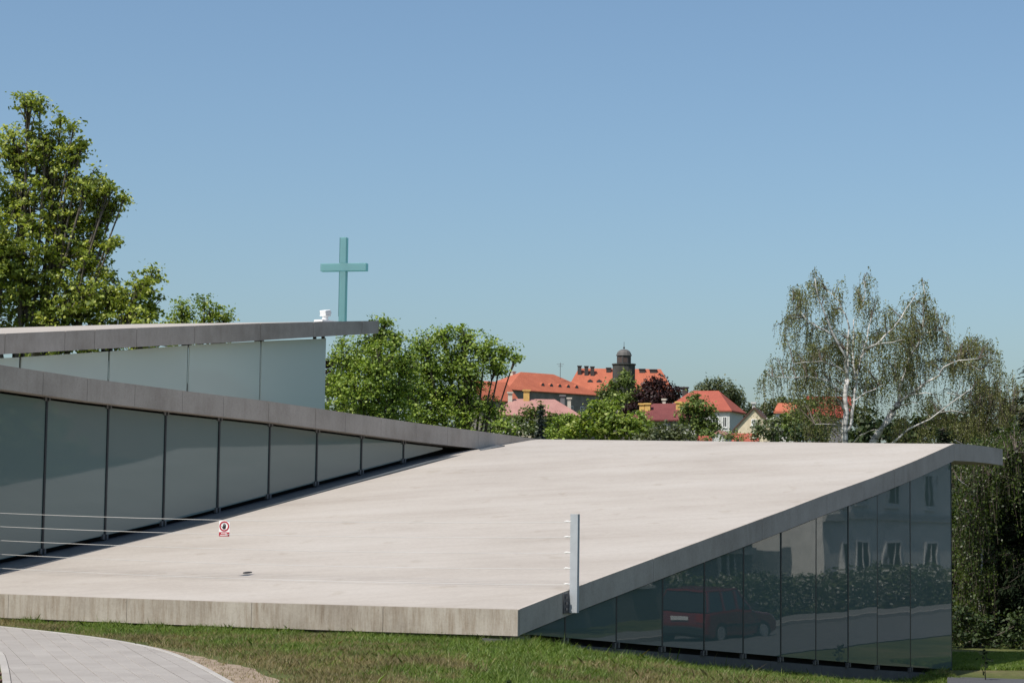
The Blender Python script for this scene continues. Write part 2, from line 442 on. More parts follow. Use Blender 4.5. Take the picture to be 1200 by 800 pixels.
a = Acc(); bbox_sp(a, 15.95, 16.05, -9.5, -.35, -2.4, 2.7); link('end_wall', a.mesh('end_wall', plain('end_wall_render', (.22, .22, .21))), w1)
a = Acc()                                    # recessed footing under the front edge
V = []
for p in (-.1, -9.9):
    s = s_front(p) + .28; V.append((s, p))
a.hexa([B(V[0][0], V[0][1], -.5), B(V[1][0], V[1][1], -.5), B(V[1][0] + .3, V[1][1], -.5), B(V[0][0] + .3, V[0][1], -.5),
        B(V[0][0], V[0][1], .04), B(V[1][0], V[1][1], .0), B(V[1][0] + .3, V[1][1], .0), B(V[0][0] + .3, V[0][1], .04)])
link('footing', a.mesh('footing', plain('pale_footing', (.33, .31, .28), .9)), w1)
a = Acc(); sd, pd = 1.02, -5.5
dv = [(sd + .07 * math.cos(t), pd + .07 * math.sin(t)) for t in np.linspace(0, 2 * math.pi, 17)[:-1]]
a.add([B(x, y, ramp_z(x, y) + .006) for x, y in dv] + [B(x, y, ramp_z(x, y) - .03) for x, y in dv], [tuple(range(16))] + [(i, (i + 1) % 16, 16 + (i + 1) % 16, 16 + i) for i in range(16)])
link('roof_drain', a.mesh('roof_drain', M_DARK), roof1)

# wing 2
w2 = empty('church_wing', B(6, -14, -1))
props(w2, 'long middle wing, roof edge falling to the right over grey-green glass panels', 'building', 'wings of the concrete and glass church')
Z2S = [-6, 0, 1.9, 4.0, 6.75, 11.56, 13.9, 16.3, 16.9]; Z2Z = [4.2, 3.905, 3.81, 3.736, 3.655, 3.44, 3.36, 3.27, 3.25]
def z2(s): return float(np.interp(s, Z2S, Z2Z))
S2 = np.array([[s for _ in range(4)] for s in np.linspace(-6, 16.9, 24)])
roof2 = link('roof_slab', roof_grid(S2, np.array([-9.86, -12, -15, -18.3]), lambda s, p: z2(s) - .003, .38).mesh('roof_slab', M_TOP), w2)
slab_sides(roof2)
j2 = [-6] + [W(x, 440, PL + .25)[0] for x in (50, 102, 158, 214, 262, 315, 370, 405, 447, 488, 525, 561, 600)] + [16.9]
fascia(roof2, j2, -9.815, -9.857, z2, lambda s: .385, M_FASCIA, .008)
N2 = [1.255 + 1.4536 * k for k in range(-3, 10)]
def gb2(s): return ramp_z(s, -10) + .10
def gt2(s): return z2(s) - .385 - .04
for i in range(len(N2) - 1):
    s0, s1 = N2[i] + .022, N2[i + 1] - .022
    if gt2(s0) - gb2(s0) < .05: break
    wall_panel(w2, s0, s1, PL, gb2, lambda s: max(gt2(s), gb2(s) + .004), M_GL2)
for s in N2[1:-1]:
    h = gt2(s) - gb2(s)
    if h < .08: continue
    a = Acc(); bbox_sp(a, s - .019, s + .019, PL - .07, PL + .018, gb2(s) - .1, gt2(s) + .06)
    mu = link('mullion', a.mesh('mullion', M_MULL), w2)
    for d in (-.062, .027):
        for zz in (gt2(s) - .02, gb2(s) - .07):
            a = Acc(); bbox_sp(a, s + d, s + d + .035, PL - .03, PL + .03, zz, zz + .09)
            link('bracket', a.mesh('bracket', M_BRKT), mu)
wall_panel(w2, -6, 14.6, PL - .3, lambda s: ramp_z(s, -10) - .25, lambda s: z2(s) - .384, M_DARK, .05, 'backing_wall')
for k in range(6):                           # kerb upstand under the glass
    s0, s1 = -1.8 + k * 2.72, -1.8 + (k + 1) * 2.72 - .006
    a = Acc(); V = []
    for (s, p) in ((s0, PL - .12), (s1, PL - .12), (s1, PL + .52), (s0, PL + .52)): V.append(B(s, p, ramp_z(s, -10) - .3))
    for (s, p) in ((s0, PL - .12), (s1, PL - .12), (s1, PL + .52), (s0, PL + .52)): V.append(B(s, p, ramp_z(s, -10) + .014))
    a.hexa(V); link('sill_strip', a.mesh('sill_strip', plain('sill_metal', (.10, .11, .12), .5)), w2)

# wing 3
w3 = empty('church_wing', B(14, -22, -1))
props(w3, 'rear wing with roof rising to a pointed tip over pale frosted glass', 'building', 'wings of the concrete and glass church')
PT = -18.6
def z3(s): return float(np.interp(s, [0, 8.03, 12, 16.6, 19.58, 21.7], [4.45, 5.316, 5.75, 6.235, 6.525, 6.72]))
_f = [W(x, y, -27) for x, y in ((0, 384), (150, 379.8), (300, 376.2), (430, 375.8))]
def z3far(s): return float(np.interp(s, [0] + [q[0] for q in _f] + [23], [_f[0][1] - (_f[0][0]) * .1] + [q[1] for q in _f] + [_f[3][1] + .02]))
def z3g(s, p):
    t = (p + 18.4) / -8.6; return z3(s) * (1 - t) + z3far(s) * t - .003
S3 = np.array([[s for _ in range(6)] for s in np.linspace(0, 21.66, 30)])
roof3 = link('roof_slab', roof_grid(S3, np.linspace(-18.36, -27, 6), z3g, .30).mesh('roof_slab', M_TOP), w3)
slab_sides(roof3)
j3 = [0, 8.1] + [W(x, 395, PT + .2)[0] for x in (73, 108, 157, 225, 302, 364, 421)] + [21.7]
fascia(roof3, j3, -18.315, -18.357, z3, lambda s: .445 if s < 16 else .445 - (s - 16) / 5.7 * .10, M_FASCIA, .014)
N3 = [8.838 - 2.73 * 2, 8.838 - 2.73, 8.838, 11.602, 14.329, 17.067, 19.742]
def gt3(s): return float(np.interp(s, [3, 8.838, 11.602, 14.329, 17.067, 19.742], [4.25, 4.87, 5.19, 5.53, 5.83, 6.10])) 
for i in range(len(N3) - 1):
    wall_panel(w3, N3[i] + .03, N3[i + 1] - (.03 if i < 5 else 0), PT, lambda s: 2.2, gt3, M_GL3, .03)
for k, s in enumerate(N3[1:]):
    a = Acc(); bbox_sp(a, s - .045, s + .03, PT - .10, PT - .035, 2.0, gt3(s) + .02)
    mu = link('mullion', a.mesh('mullion', M_MULL), w3)
    for d in (-.14, .1) if k < 5 else (-.42, -.06):
        a = Acc(); bbox_sp(a, s + d, s + d + .05, PT - .11, PT - .03, gt3(s) - .05, z3(s) - .3)
        link('bracket', a.mesh('bracket', M_MULL), mu)
for (s, p) in ((3, -26.5), (10, -26.5), (17, -26.5), (17.5, -20.5)):
    a = Acc(); a.tube([B(s, p, -1), B(s, p, z3g(s, p) - .25)], .12, 12); link('column', a.mesh('column', M_FASCIA), w3)
for k in range(3):
    a = Acc(); bbox_sp(a, .2 + k * 4.2, .2 + k * 4.2 + 4.19, -26.9, -26.7, -1.5, 2.4)
    link('rear_wall_panel', a.mesh('rear_wall_panel', plain('rear_wall_render', (.3, .3, .29))), w3)
# white vent cowl on the rear roof
sv, zv = W(381, 375.5, -18.9)
vent = empty('roof_vent', B(sv, -18.9, z3(sv)), YAW_U)
props(vent, 'small white box-shaped vent cowl on the rear roof beside the cross', 'vent')
M_WHITE = plain('white_paint', (.8, .8, .79), .5, var=.03)
a = Acc(); a.box((-.30, -.14, -.01), (.34, .14, .045)); child_local('base_plate', a.mesh('base_plate', M_WHITE), vent)
a = Acc(); a.lathe([(.085, .045), (.085, .16)], (0, 0, 0), 12); child_local('neck', a.mesh('neck', M_WHITE), vent)
a = Acc(); a.box((-.11, -.10, .16), (.11, .10, .185)); child_local('collar', a.mesh('collar', M_WHITE), vent)
a = Acc(); a.prism([(-.10, -.10, .187), (.12, -.10, .187), (.16, -.10, .26), (.10, -.10, .34), (-.13, -.10, .30)], (0, .2, 0)); child_local('hood', a.mesh('hood', M_WHITE, bevel=.012), vent)
# glass cross
sc_, zc_ = W(401.5, 377, -21.5)
cross_p = B(sc_, -21.5, z3g(sc_, -21.5)); 
def cross_mat():
    m, nt, out = new_mat('teal_glass')
    b = N(nt, 'ShaderNodeBsdfPrincipled'); b.inputs['Base Color'].default_value = (.33, .53, .54, 1)
    b.inputs['Roughness'].default_value = .12; b.inputs['IOR'].default_value = 1.5
    t = N(nt, 'ShaderNodeBsdfTranslucent'); t.inputs[0].default_value = (.40, .69, .70, 1)
    tp = N(nt, 'ShaderNodeBsdfTransparent'); tp.inputs[0].default_value = (.45, .78, .78, 1)
    mx = N(nt, 'ShaderNodeMixShader'); mx.inputs[0].default_value = .4
    nt.links.new(b.outputs[0], mx.inputs[1]); nt.links.new(t.outputs[0], mx.inputs[2])
    m2 = N(nt, 'ShaderNodeMixShader'); m2.inputs[0].default_value = .35
    nt.links.new(mx.outputs[0], m2.inputs[1]); nt.links.new(tp.outputs[0], m2.inputs[2])
    nt.links.new(m2.outputs[0], out.inputs[0]); return m
M_CROSS = cross_mat()
Yc = cross_p[1]; k_ = Yc / FPX
cr = empty('glass_cross', cross_p, math.radians(-14))
props(cr, 'tall translucent teal glass cross standing on the rear roof', 'cross')
zt_ = float(P(407, 278.5, Yc)[2]) - cross_p[2]; za0 = float(P(405, 318, Yc)[2]) - cross_p[2]; za1 = float(P(405, 309, Yc)[2]) - cross_p[2]
hw = 3.9 * k_
a = Acc(); a.box((-hw, -.10, -.27), (hw, .10, za0 - .002)); child_local('lower_shaft', a.mesh('lower_shaft', M_CROSS, bevel=.008), cr)
a = Acc(); a.box((-hw, -.10, za1 + .002), (hw, .10, zt_)); child_local('upper_shaft', a.mesh('upper_shaft', M_CROSS, bevel=.008), cr)
a = Acc(); a.box((-27.5 * k_, -.11, za0), (29 * k_, .11, za1)); child_local('cross_arm', a.mesh('cross_arm', M_CROSS, bevel=.008), cr)
M_EDGE = plain('dark_glass_edge', (.06, .17, .18), .3)
for x in (-hw - .006, hw + .004):
    a = Acc(); a.box((x, -.107, 0), (x + .012, -.095, za0 - .01)); child_local('edge_seam', a.mesh('edge_seam', M_EDGE), cr)
    a = Acc(); a.box((x, -.107, za1 + .01), (x + .012, -.095, zt_ - .01)); child_local('edge_seam', a.mesh('edge_seam', M_EDGE), cr)

# ------------------------------------------------------------------ wire barrier: two posts, five wires, a sign
def wire_post(s, p, z0, z1, zs, label, side):
    t = empty('barrier_post', B(s, p, z0)); props(t, label, 'post', 'posts of the wire barrier')
    a = Acc(); w_ = .06
    bbox_sp(a, s - .004, s + .004, p - w_, p + w_, z0, z1); me = a.mesh('web_plate', M_GALV); link('web_plate', me, t)
    for d in (-w_, w_ - .008):
        a = Acc(); bbox_sp(a, s + .0045, s + .05, p + d, p + d + .008, z0, z1); link('flange', a.mesh('flange', M_GALV), t)
    a = Acc(); bbox_sp(a, s - .15, s + .05, min(p + side * w_, p + side * (w_ + .017)), max(p + side * w_, p + side * (w_ + .017)), z0 - .01, z0 + .26)
    br = link('bracket', a.mesh('bracket', plain('dark_steel_plate', (.10, .10, .11), .5, .4)), t)
    for zz in (.05, .13, .21):
        a = Acc(); q = B(s - .09, p + side * w_ - side * .012, z0 + zz); a.lathe([(.014, -.014), (.014, .014)], q, 8); link('bolt', a.mesh('bolt', M_BRKT), br)
    for z in zs:
        a = Acc(); pts = [B(s, p + side * q, z) for q in (w_ - .01, w_ + .03, w_ + .035, w_ + .075, w_ + .08, w_ + .10)]
        a.tube(pts, [.007, .007, .011, .011, .006, .004], 8); link('insulator', a.mesh('insulator', M_CERAM), t)
    return t
ZW = [1.556, 1.345, 1.128, .912, .695]
wire_post(1.25, .125, .316, 1.67, [z + .012 for z in ZW], 'grey steel post bolted to the front roof edge, holding wires', -1)
wire_post(-.28, -9.93, .45, 1.64, ZW, 'wire barrier post at the left, beside the middle glass wall', 1)
for k, z in enumerate(ZW):
    a = Acc(); pts = []
    for t in np.linspace(0, 1, 15):
        s = 1.33 + t * (-.28 - 1.33); p = .06 + t * (-9.80 - .06)
        sag = .055 * 4 * t * (1 - t)
        pts.append(B(s, p, z - sag))
    a.tube(pts, .0042, 5); o = link('barrier_wire', a.mesh('barrier_wire', M_WIRE), None)
    props(o, ['topmost', 'second highest', 'middle', 'second lowest', 'lowest'][k] + ' thin steel wire strung across the pale ramp roof', 'wire', 'wires of the barrier')
zt = ZW[0] - .055 * .97
ts = .561; ss_, sp_ = 1.33 + ts * (-1.61), .06 + ts * (-9.86)
sg = empty('warning_sign', B(ss_, sp_, zt - .01)); props(sg, 'small white and red no-entry sign with black hand hanging from the wires', 'sign')
# sign board axes: across = -n..+n direction in the wire line, facing the camera
ax = np.array([NV_[0] * 9.86 + UV_[0] * 1.61, NV_[1] * 9.86 + UV_[1] * 1.61, 0]); ax /= np.linalg.norm(ax)
ax = np.array([math.cos(math.radians(-10)), math.sin(math.radians(-10)), 0])
nrm = np.array([ax[1], -ax[0], 0]); org = np.array(B(ss_, sp_, zt - .01))
def sgn(u_, v_, d_): q = org + ax * u_ + nrm * d_; return (q[0], q[1], org[2] + v_)
def splate(u0, u1, v0, v1, d0, d1, name, mat, parent):
    a = Acc(); a.hexa([sgn(u0, v0, d0), sgn(u1, v0, d0), sgn(u1, v0, d1), sgn(u0, v0, d1), sgn(u0, v1, d0), sgn(u1, v1, d0), sgn(u1, v1, d1), sgn(u0, v1, d1)])
    return link(name, a.mesh(name, mat), parent)
M_RED = plain('sign_red', (.42, .012, .03), .4, var=.05); M_SW = plain('sign_white', (.85, .83, .82), .4, var=.02); M_SB = plain('sign_black', (.02, .012, .014), .5)
board = splate(-.082, .082, -.235, 0, 0, .004, 'board', M_SW, sg)
a = Acc(); V = []; Fs = []
for k in range(28):
    t = 2 * math.pi * k / 28
    for r, d in ((.076, .0045), (.076, .008), (.056, .008), (.056, .0045)): V.append(sgn(r * math.sin(t), -.082 + r * math.cos(t), d))
for k in range(28):
    k2 = (k + 1) % 28
    for e in range(4): Fs.append((k * 4 + e, k * 4 + (e + 1) % 4, k2 * 4 + (e + 1) % 4, k2 * 4 + e))
link('red_ring', a.add(V, Fs).mesh('red_ring', M_RED), sg)
a = Acc()
def spoly(pts): a.prism([sgn(u_, v_, .0045) for u_, v_ in pts], nrm * .002)
spoly([(-.022, -.125), (.018, -.125), (.026, -.095), (.026, -.078), (-.022, -.078)])
for u0, tip in ((-.022, -.05), (-.009, -.04), (.004, -.044), (.016, -.055)): spoly([(u0, -.0782), (u0 + .010, -.0782), (u0 + .009, tip), (u0 + .001, tip)])
spoly([(-.0225, -.115), (-.0225, -.098), (-.042, -.076), (-.046, -.083)])
link('hand_symbol', a.mesh('hand_symbol', M_SB), sg)
splate(-.080, .080, -.232, -.170, .0045, .007, 'red_bar', M_RED, sg)
for row, v0, wid in ((0, -.196, .046), (1, -.222, .062)):
    u0 = -wid
    while u0 < wid - .006:
        l = .009 + .006 * random.random(); splate(u0, min(u0 + l, wid), v0, v0 + .012, .0073, .0083, 'lettering', M_SW, sg); u0 += l + .004

# ------------------------------------------------------------------ paved path, kerbs, soil strip
outer_px = [(-25, 733.5), (0, 736.2), (25, 738.6), (50, 741.5), (75, 744.3), (100, 747.3), (130, 751.6), (155, 756.2), (175, 760.2), (190, 764), (205, 769), (222, 776.5), (240, 786), (265, 800), (290, 815), (312, 830)]
outer = np.array([G(*q)[:2] for q in outer_px])
inner_px = [(-12, 760), (1, 768), (4, 778), (6.5, 790), (8, 803), (8, 830)]
innerp = np.array([G(*q)[:2] for q in inner_px])
def resample(pl, step):
    d = np.r_[0, np.cumsum(np.linalg.norm(np.diff(pl, axis=0), axis=1))]; n = max(2, int(round(d[-1] / step)) + 1)
    t = np.linspace(0, d[-1], n); return np.stack([np.interp(t, d, pl[:, 0]), np.interp(t, d, pl[:, 1])], 1)
def smooth_pl(pl, it=3):
    pl = resample(pl, .15)
    for _ in range(it * 8): pl[1:-1] = .25 * pl[:-2] + .5 * pl[1:-1] + .25 * pl[2:]
    return pl
outer = smooth_pl(outer); innerp = smooth_pl(innerp, 1)
poly_path = np.vstack([outer, [[innerp[-1][0], outer[-1][1]]], innerp[::-1], [[outer[0][0], innerp[0][1]]]])
def inside(poly, x, y):
    x = np.asarray(x, float); y = np.asarray(y, float); c = np.zeros(x.shape, bool); n = len(poly)
    for i in range(n):
        x0, y0 = poly[i]; x1, y1 = poly[i - 1]
        if y0 == y1: continue
        c ^= ((y0 > y) != (y1 > y)) & (x < (x1 - x0) * (y - y0) / (y1 - y0) + x0)
    return c
def dist_pl(pl, x, y):
    x = np.asarray(x, float).ravel(); y = np.asarray(y, float).ravel(); d = np.full(x.shape, 1e9)
    for q in resample(pl, .12): d = np.minimum(d, np.hypot(x - q[0], y - q[1]))
    return d
# bed of the path: a mesh sheet
a = Acc(); pp_ = [(q[0], q[1], float(ground_z(*q)) + .006) for q in poly_path]
a.add(pp_, [tuple(range(len(pp_)))])
me = a.mesh('path', plain('joint_sand', (.27, .255, .24), .95), fix=False)
bm = bmesh.new(); bm.from_mesh(me); bmesh.ops.triangulate(bm, faces=bm.faces)
for fc in bm.faces:
    if fc.normal.z < 0: fc.normal_flip()
bm.to_mesh(me); bm.free()
path = link('path', me); props(path, kind='structure')
def paver_mat(name, lo, hi):
    m, nt, out = new_mat(name)
    info = N(nt, 'ShaderNodeObjectInfo'); geo = N(nt, 'ShaderNodeNewGeometry')
    n = noise(nt, geo.outputs['Position'], 60, 4, .7); n2 = noise(nt, geo.outputs['Position'], 1.2, 4, .6)
    c = ramp(nt, info.outputs['Random'], [(0, lo), (1, hi)])
    c = mixc(nt, .6, c, ramp(nt, n, [(.3, (.85, .85, .85)), (.7, (1.08, 1.08, 1.08))]), 'MULTIPLY')
    c = mixc(nt, .7, c, ramp(nt, n2, [(.3, (.86, .85, .84)), (.7, (1.06, 1.06, 1.06))]), 'MULTIPLY')
    bsdf(nt, out, c, .9, bump=n, bstr=.2, bdist=.005, spec=.3); return m
M_PAV = paver_mat('grey_paver', (.325, .298, .275), (.352, .325, .30)); M_PAVR = paver_mat('red_brown_paver', (.15, .085, .065), (.22, .125, .10))
d1 = np.array([.302, -.953]); d2 = np.array([.953, .302])
PW, PLEN = .2, .4
def paver_mesh(name, mat, l, w):
    a = Acc(); a.box((-l / 2 + .003, -w / 2 + .003, -.05), (l / 2 - .003, w / 2 - .003, .0)); return a.mesh(name, mat, bevel=.004)
PM = paver_mesh('paver', M_PAV, PLEN, PW); PMr = paver_mesh('red_paver', M_PAVR, .2, .1)
org2 = np.array([-5.2, 22.0]); yaw_p = math.atan2(d1[1], d1[0]); cand = []
for i in range(-45, 46):
    for j in range(-40, 40):
        q = org2 + d2 * (i * PW) + d1 * (j * PLEN + (PLEN / 2 if i % 2 else 0)); cand.append((q[0], q[1]))
cand = np.array(cand)
def proj(q):
    v = np.array([q[0], q[1], q[2] - EYE]); return 600 + FPX * (v @ CR) / (v @ CF), 400 - FPX * (v @ CU) / (v @ CF)
keep = []
for q in cand:
    if not (14 < q[1] < 33 and q[0] < 0): continue
    x, y = proj((q[0], q[1], 0))
    if -14 < x < 330 and 700 < y < 808: keep.append(q)
keep = np.array(keep)
def clip_half(poly, q0, nrm_):               # keep the side where (x - q0).n >= 0
    outp = []
    for i in range(len(poly)):
        a0, b0 = poly[i - 1], poly[i]; da, db = (a0 - q0) @ nrm_, (b0 - q0) @ nrm_
        if da >= 0: outp.append(a0)
        if (da >= 0) != (db >= 0): outp.append(a0 + (b0 - a0) * da / (da - db))
    return outp
OR_, IR_ = resample(outer, .1), resample(innerp, .1)
def toward_path(line, k):
    t_ = line[min(k + 1, len(line) - 1)] - line[max(k - 1, 0)]; t_ /= np.linalg.norm(t_); n_ = np.array([-t_[1], t_[0]])
    c = line[k] + n_ * .15
    return n_ if inside(poly_path, np.array([c[0]]), np.array([c[1]]))[0] else -n_
whole, cut = [], []
c_, s__ = math.cos(yaw_p), math.sin(yaw_p)
for q in keep:
    rect = [q + np.array([c_ * x - s__ * y, s__ * x + c_ * y]) for x, y in ((-PLEN / 2 + .003, -PW / 2 + .003), (PLEN / 2 - .003, -PW / 2 + .003), (PLEN / 2 - .003, PW / 2 - .003), (-PLEN / 2 + .003, PW / 2 - .003))]
    do = np.linalg.norm(OR_ - q, axis=1); di = np.linalg.norm(IR_ - q, axis=1); poly = rect; touched = False
    isin = inside(poly_path, np.array([q[0]]), np.array([q[1]]))[0]
    if not isin and min(do.min(), di.min()) > .24: continue
    for dd, line, marg in ((do, OR_, .041), (di, IR_, .046)):
        if dd.min() < .32:
            k = int(dd.argmin()); n_ = toward_path(line, k); p2 = clip_half(poly, line[k] + n_ * marg, n_) if poly else []
            if len(p2) != len(poly) or any(np.linalg.norm(x - y) > 1e-6 for x, y in zip(p2, poly)): touched = True
            poly = p2
    if len(poly) < 3: continue
    ar = abs(sum(poly[i - 1][0] * poly[i][1] - poly[i][0] * poly[i - 1][1] for i in range(len(poly)))) / 2
    if ar < .003: continue
    (cut if touched else whole).append((q, poly))
order = sorted(range(len(whole)), key=lambda k: np.linalg.norm(whole[k][0]))
budget = max(0, 300 - len(cut))
for k in order[:budget]:
    q = whole[k][0]; o = child_local('paver', PM, path); o.location = (q[0], q[1], float(ground_z(*q)) + .026 + random.uniform(-.001, .001)); o.rotation_euler = (0, 0, yaw_p)
for q, poly in cut:
    a = Acc(); z = float(ground_z(*q)) + .026; a.prism([(x, y, z - .04) for x, y in poly], (0, 0, .04)); link('paver', a.mesh('paver', M_PAV), path)
a = Acc()
for k in order[budget:]:
    q, poly = whole[k]; z = float(ground_z(*q)) + .026; a.prism([(x, y, z - .04) for x, y in poly], (0, 0, .04))
if order[budget:]:
    o = link('distant_pavers', a.mesh('distant_pavers', M_PAV), path); o['kind'] = 'stuff'
print('PAVERS', len(whole), len(cut))
M_KERB = paver_mat('kerb_concrete', (.37, .345, .32), (.42, .395, .365))
def kerbs(pl, step, w, z1):
    L_ = resample(pl, step)
    for i in range(len(L_) - 1):
        p0, p1 = L_[i], L_[i + 1]; t_ = (p1 - p0) / np.linalg.norm(p1 - p0); nn = np.array([-t_[1], t_[0]]) * w / 2
        x_, y_ = proj((p0[0], p0[1], 0))
        if y_ > 812 or x_ < -25: continue
        g0 = float(ground_z(*p0)); p0 = p0 + t_ * .003; p1 = p1 - t_ * .003; a = Acc()
        V = [(*(p0 - nn), g0 - .1), (*(p1 - nn), g0 - .1), (*(p1 + nn), g0 - .1), (*(p0 + nn), g0 - .1), (*(p0 - nn), g0 + z1), (*(p1 - nn), g0 + z1), (*(p1 + nn), g0 + z1), (*(p0 + nn), g0 + z1)]
        a.hexa(V); link('kerb_stone', a.mesh('kerb_stone', M_KERB, bevel=.004), path)
kerbs(outer, .5, .07, .034); kerbs(innerp, .5, .08, .034)
# red-brown pavers inside the inner kerb
redp = empty('red_paving', (*G(0, 795)[:2], 0)); props(redp, kind='structure')
for i in range(14):
    for j in range(40):
        q = innerp[-1] + np.array([-.12 - i * .1, 0]) + np.array([0, 1.0]) * (j * .2 + (.1 if i % 2 else 0) - .3)
        x, y = proj((q[0], q[1], 0))
        if x < -8 or y > 808 or y < 768: continue
        if inside(poly_path, np.array([q[0]]), np.array([q[1]]))[0] or dist_pl(innerp, q[0], q[1])[0] < .1: continue
        o = child_local('paver', PMr, redp, loc=(q[0] - redp.location.x, q[1] - redp.location.y, float(ground_z(*q)) + .026)); o.rotation_euler = (0, 0, math.pi / 2)
# bare soil along the outer kerb
soil_w = []
L_ = resample(outer, .25); a = Acc(); V = []
for i in range(len(L_)):
    t_ = L_[min(i + 1, len(L_) - 1)] - L_[max(i - 1, 0)]; t_ /= np.linalg.norm(t_); nn = np.array([-t_[1], t_[0]]); nn = nn if nn[1] > 0 else -nn
    f_ = i / (len(L_) - 1); w_ = .10 + .42 * math.exp(-((f_ - .72) / .22) ** 2) * random.uniform(.7, 1.25) + .04 * random.random()
    soil_w.append(w_)
    for d_ in (.035, w_): q = L_[i] + nn * d_; V.append((q[0], q[1], float(ground_z(*q)) + .005))
a.add(V, [(2 * i, 2 * i + 2, 2 * i + 3, 2 * i + 1) for i in range(len(L_) - 1)])
def soil_mat():
    m, nt, out = new_mat('bare_soil')
    geo = N(nt, 'ShaderNodeNewGeometry'); n = noise(nt, geo.outputs['Position'], 14, 6, .7); n2 = noise(nt, geo.outputs['Position'], 2, 4, .6)
    c = ramp(nt, n, [(.3, (.20, .15, .11)), (.5, (.30, .235, .175)), (.7, (.40, .33, .265))])
    c = mixc(nt, .6, c, ramp(nt, n2, [(.3, (.75, .72, .68)), (.7, (1.15, 1.12, 1.1))]), 'MULTIPLY')
    bsdf(nt, out, c, .95, bump=n, bstr=.8, bdist=.03, spec=.2); return m
props(link('bare_soil', a.mesh('bare_soil', soil_mat(), fix=False)), kind='structure')
# paved strip and path by the far end of the glass wall
def strip(name, px4, mat, dz):
    a = Acc(); V = [];  pts = [G(*q) for q in px4]
    n_ = 12
    for k in range(n_ + 1):
        t = k / n_
        for q0_, q1_ in ((pts[0], pts[1]), (pts[3], pts[2])):
            q = q0_ + (q1_ - q0_) * t; V.append((q[0], q[1], float(ground_z(q[0], q[1])) + dz))
    a.add(V, [(2 * i, 2 * i + 2, 2 * i + 3, 2 * i + 1) for i in range(n_)]); me = a.mesh(name, mat, fix=False)
    o = link(name, me); props(o, kind='structure'); return o
strip('pavement', [(1110, 794.2), (1260, 798.5), (1260, 830), (1110, 826)], plain('asphalt_strip', (.07, .07, .075), .9), .03)

# ------------------------------------------------------------------ grass
def vnoise(x, y, sc, seed):
    r_ = np.random.default_rng(seed); g = r_.random((64, 64)); fx, fy = x * sc + 31, y * sc + 17
    i0, j0 = np.floor(fx).astype(int), np.floor(fy).astype(int); u_, v_ = fx - i0, fy - j0; u_ = u_ * u_ * (3 - 2 * u_); v_ = v_ * v_ * (3 - 2 * v_)
    a_ = g[i0 % 64, j0 % 64]; b_ = g[(i0 + 1) % 64, j0 % 64]; c_ = g[i0 % 64, (j0 + 1) % 64]; d_ = g[(i0 + 1) % 64, (j0 + 1) % 64]
    return (a_ * (1 - u_) + b_ * u_) * (1 - v_) + (c_ * (1 - u_) + d_ * u_) * v_
def blades(xy, h, w, lean, name, mat, label, cat='grass'):
    n = len(xy); z = ground_z(xy[:, 0], xy[:, 1]); base = np.c_[xy, z - .005]
    th = rng.uniform(0, 2 * np.pi, n); ph = rng.uniform(0, 2 * np.pi, n)
    wv = np.c_[np.cos(th), np.sin(th), np.zeros(n)] * w[:, None]; lv = np.c_[np.cos(ph), np.sin(ph), np.zeros(n)] * (lean * h)[:, None]
    up = np.c_[np.zeros(n), np.zeros(n), h]
    v = np.empty((n, 5, 3)); v[:, 0] = base - wv; v[:, 1] = base + wv
    mid = base + lv * .3 + up * .55; v[:, 2] = mid + wv * .7; v[:, 4] = mid - wv * .7; v[:, 3] = base + lv + up
    me = fast_mesh(name, v.reshape(-1, 3), np.arange(n * 5), np.arange(n) * 5, mat)
    o = link(name, me); props(o, label, cat, kind='stuff'); return o
M_GRASS = leaf_mat('grass_green', [(0.08575, 0.1452, 0.02183), (0.1326, 0.2135, 0.0343), (0.1793, 0.2562, 0.04678), (0.2339, 0.2818, 0.07796)], .3, .45, .4, 1.3)
M_DRY = leaf_mat('grass_straw', [(0.23, 0.1782, 0.08625), (0.3105, 0.2472, 0.1323), (0.1725, 0.1495, 0.0575), (0.391, 0.322, 0.1955)], .25, .6, .3, 1.3)
NB = 1000000
xy = np.c_[rng.uniform(-8.2, 8.6, NB), rng.uniform(19.0, 41.0, NB)]
s_, p_ = sp_of(xy[:, 0], xy[:, 1])
fr_ = -.06 + .188 * p_
vis = (((p_ > .02) | (s_ < fr_ + .15)) & (p_ < 12) )
pxs = 600 + FPX * xy[:, 0] / xy[:, 1]; vis &= (pxs > -20) & (pxs < 1225)
pyg = 590 + FPX * (EYE - ground_z(xy[:, 0], xy[:, 1])) / xy[:, 1] + .013 * (pxs - 600)
vis &= pyg < 812
xy = xy[vis]; s_ = s_[vis]; p_ = p_[vis]; fr_ = fr_[vis]
inp = inside(poly_path, xy[:, 0], xy[:, 1]); dout = dist_pl(outer, xy[:, 0], xy[:, 1])
inr = (xy[:, 0] < innerp[:, 0].max()) & (xy[:, 1] < innerp[:, 1].max())
n1 = .6 * vnoise(xy[:, 0], xy[:, 1], .55, 3) + .4 * vnoise(xy[:, 0], xy[:, 1], 1.9, 4)
n3 = vnoise(xy[:, 0], xy[:, 1], 3.0, 5)
edge = np.minimum(np.abs(s_ - fr_), np.where(s_ > 0, np.abs(p_), 9))      # distance to the building's edge
Ls = resample(outer, .25); near_i = np.zeros(len(xy), int); bestd = np.full(len(xy), 1e9)
for i, q in enumerate(Ls):
    d = np.hypot(xy[:, 0] - q[0], xy[:, 1] - q[1]); mk = d < bestd; bestd[mk] = d[mk]; near_i[mk] = i
sw = np.array(soil_w)[near_i]
bare = np.clip(1.0 - (dout - sw * .75) / (.35 + sw * .8), 0, 1)
dens = np.clip(1.0 - bare * 1.05 + .5 * (n3 - .5), .13, 1)
ok = (~inp) & (~inr) & (dout > .05) & (rng.random(len(xy)) < dens)
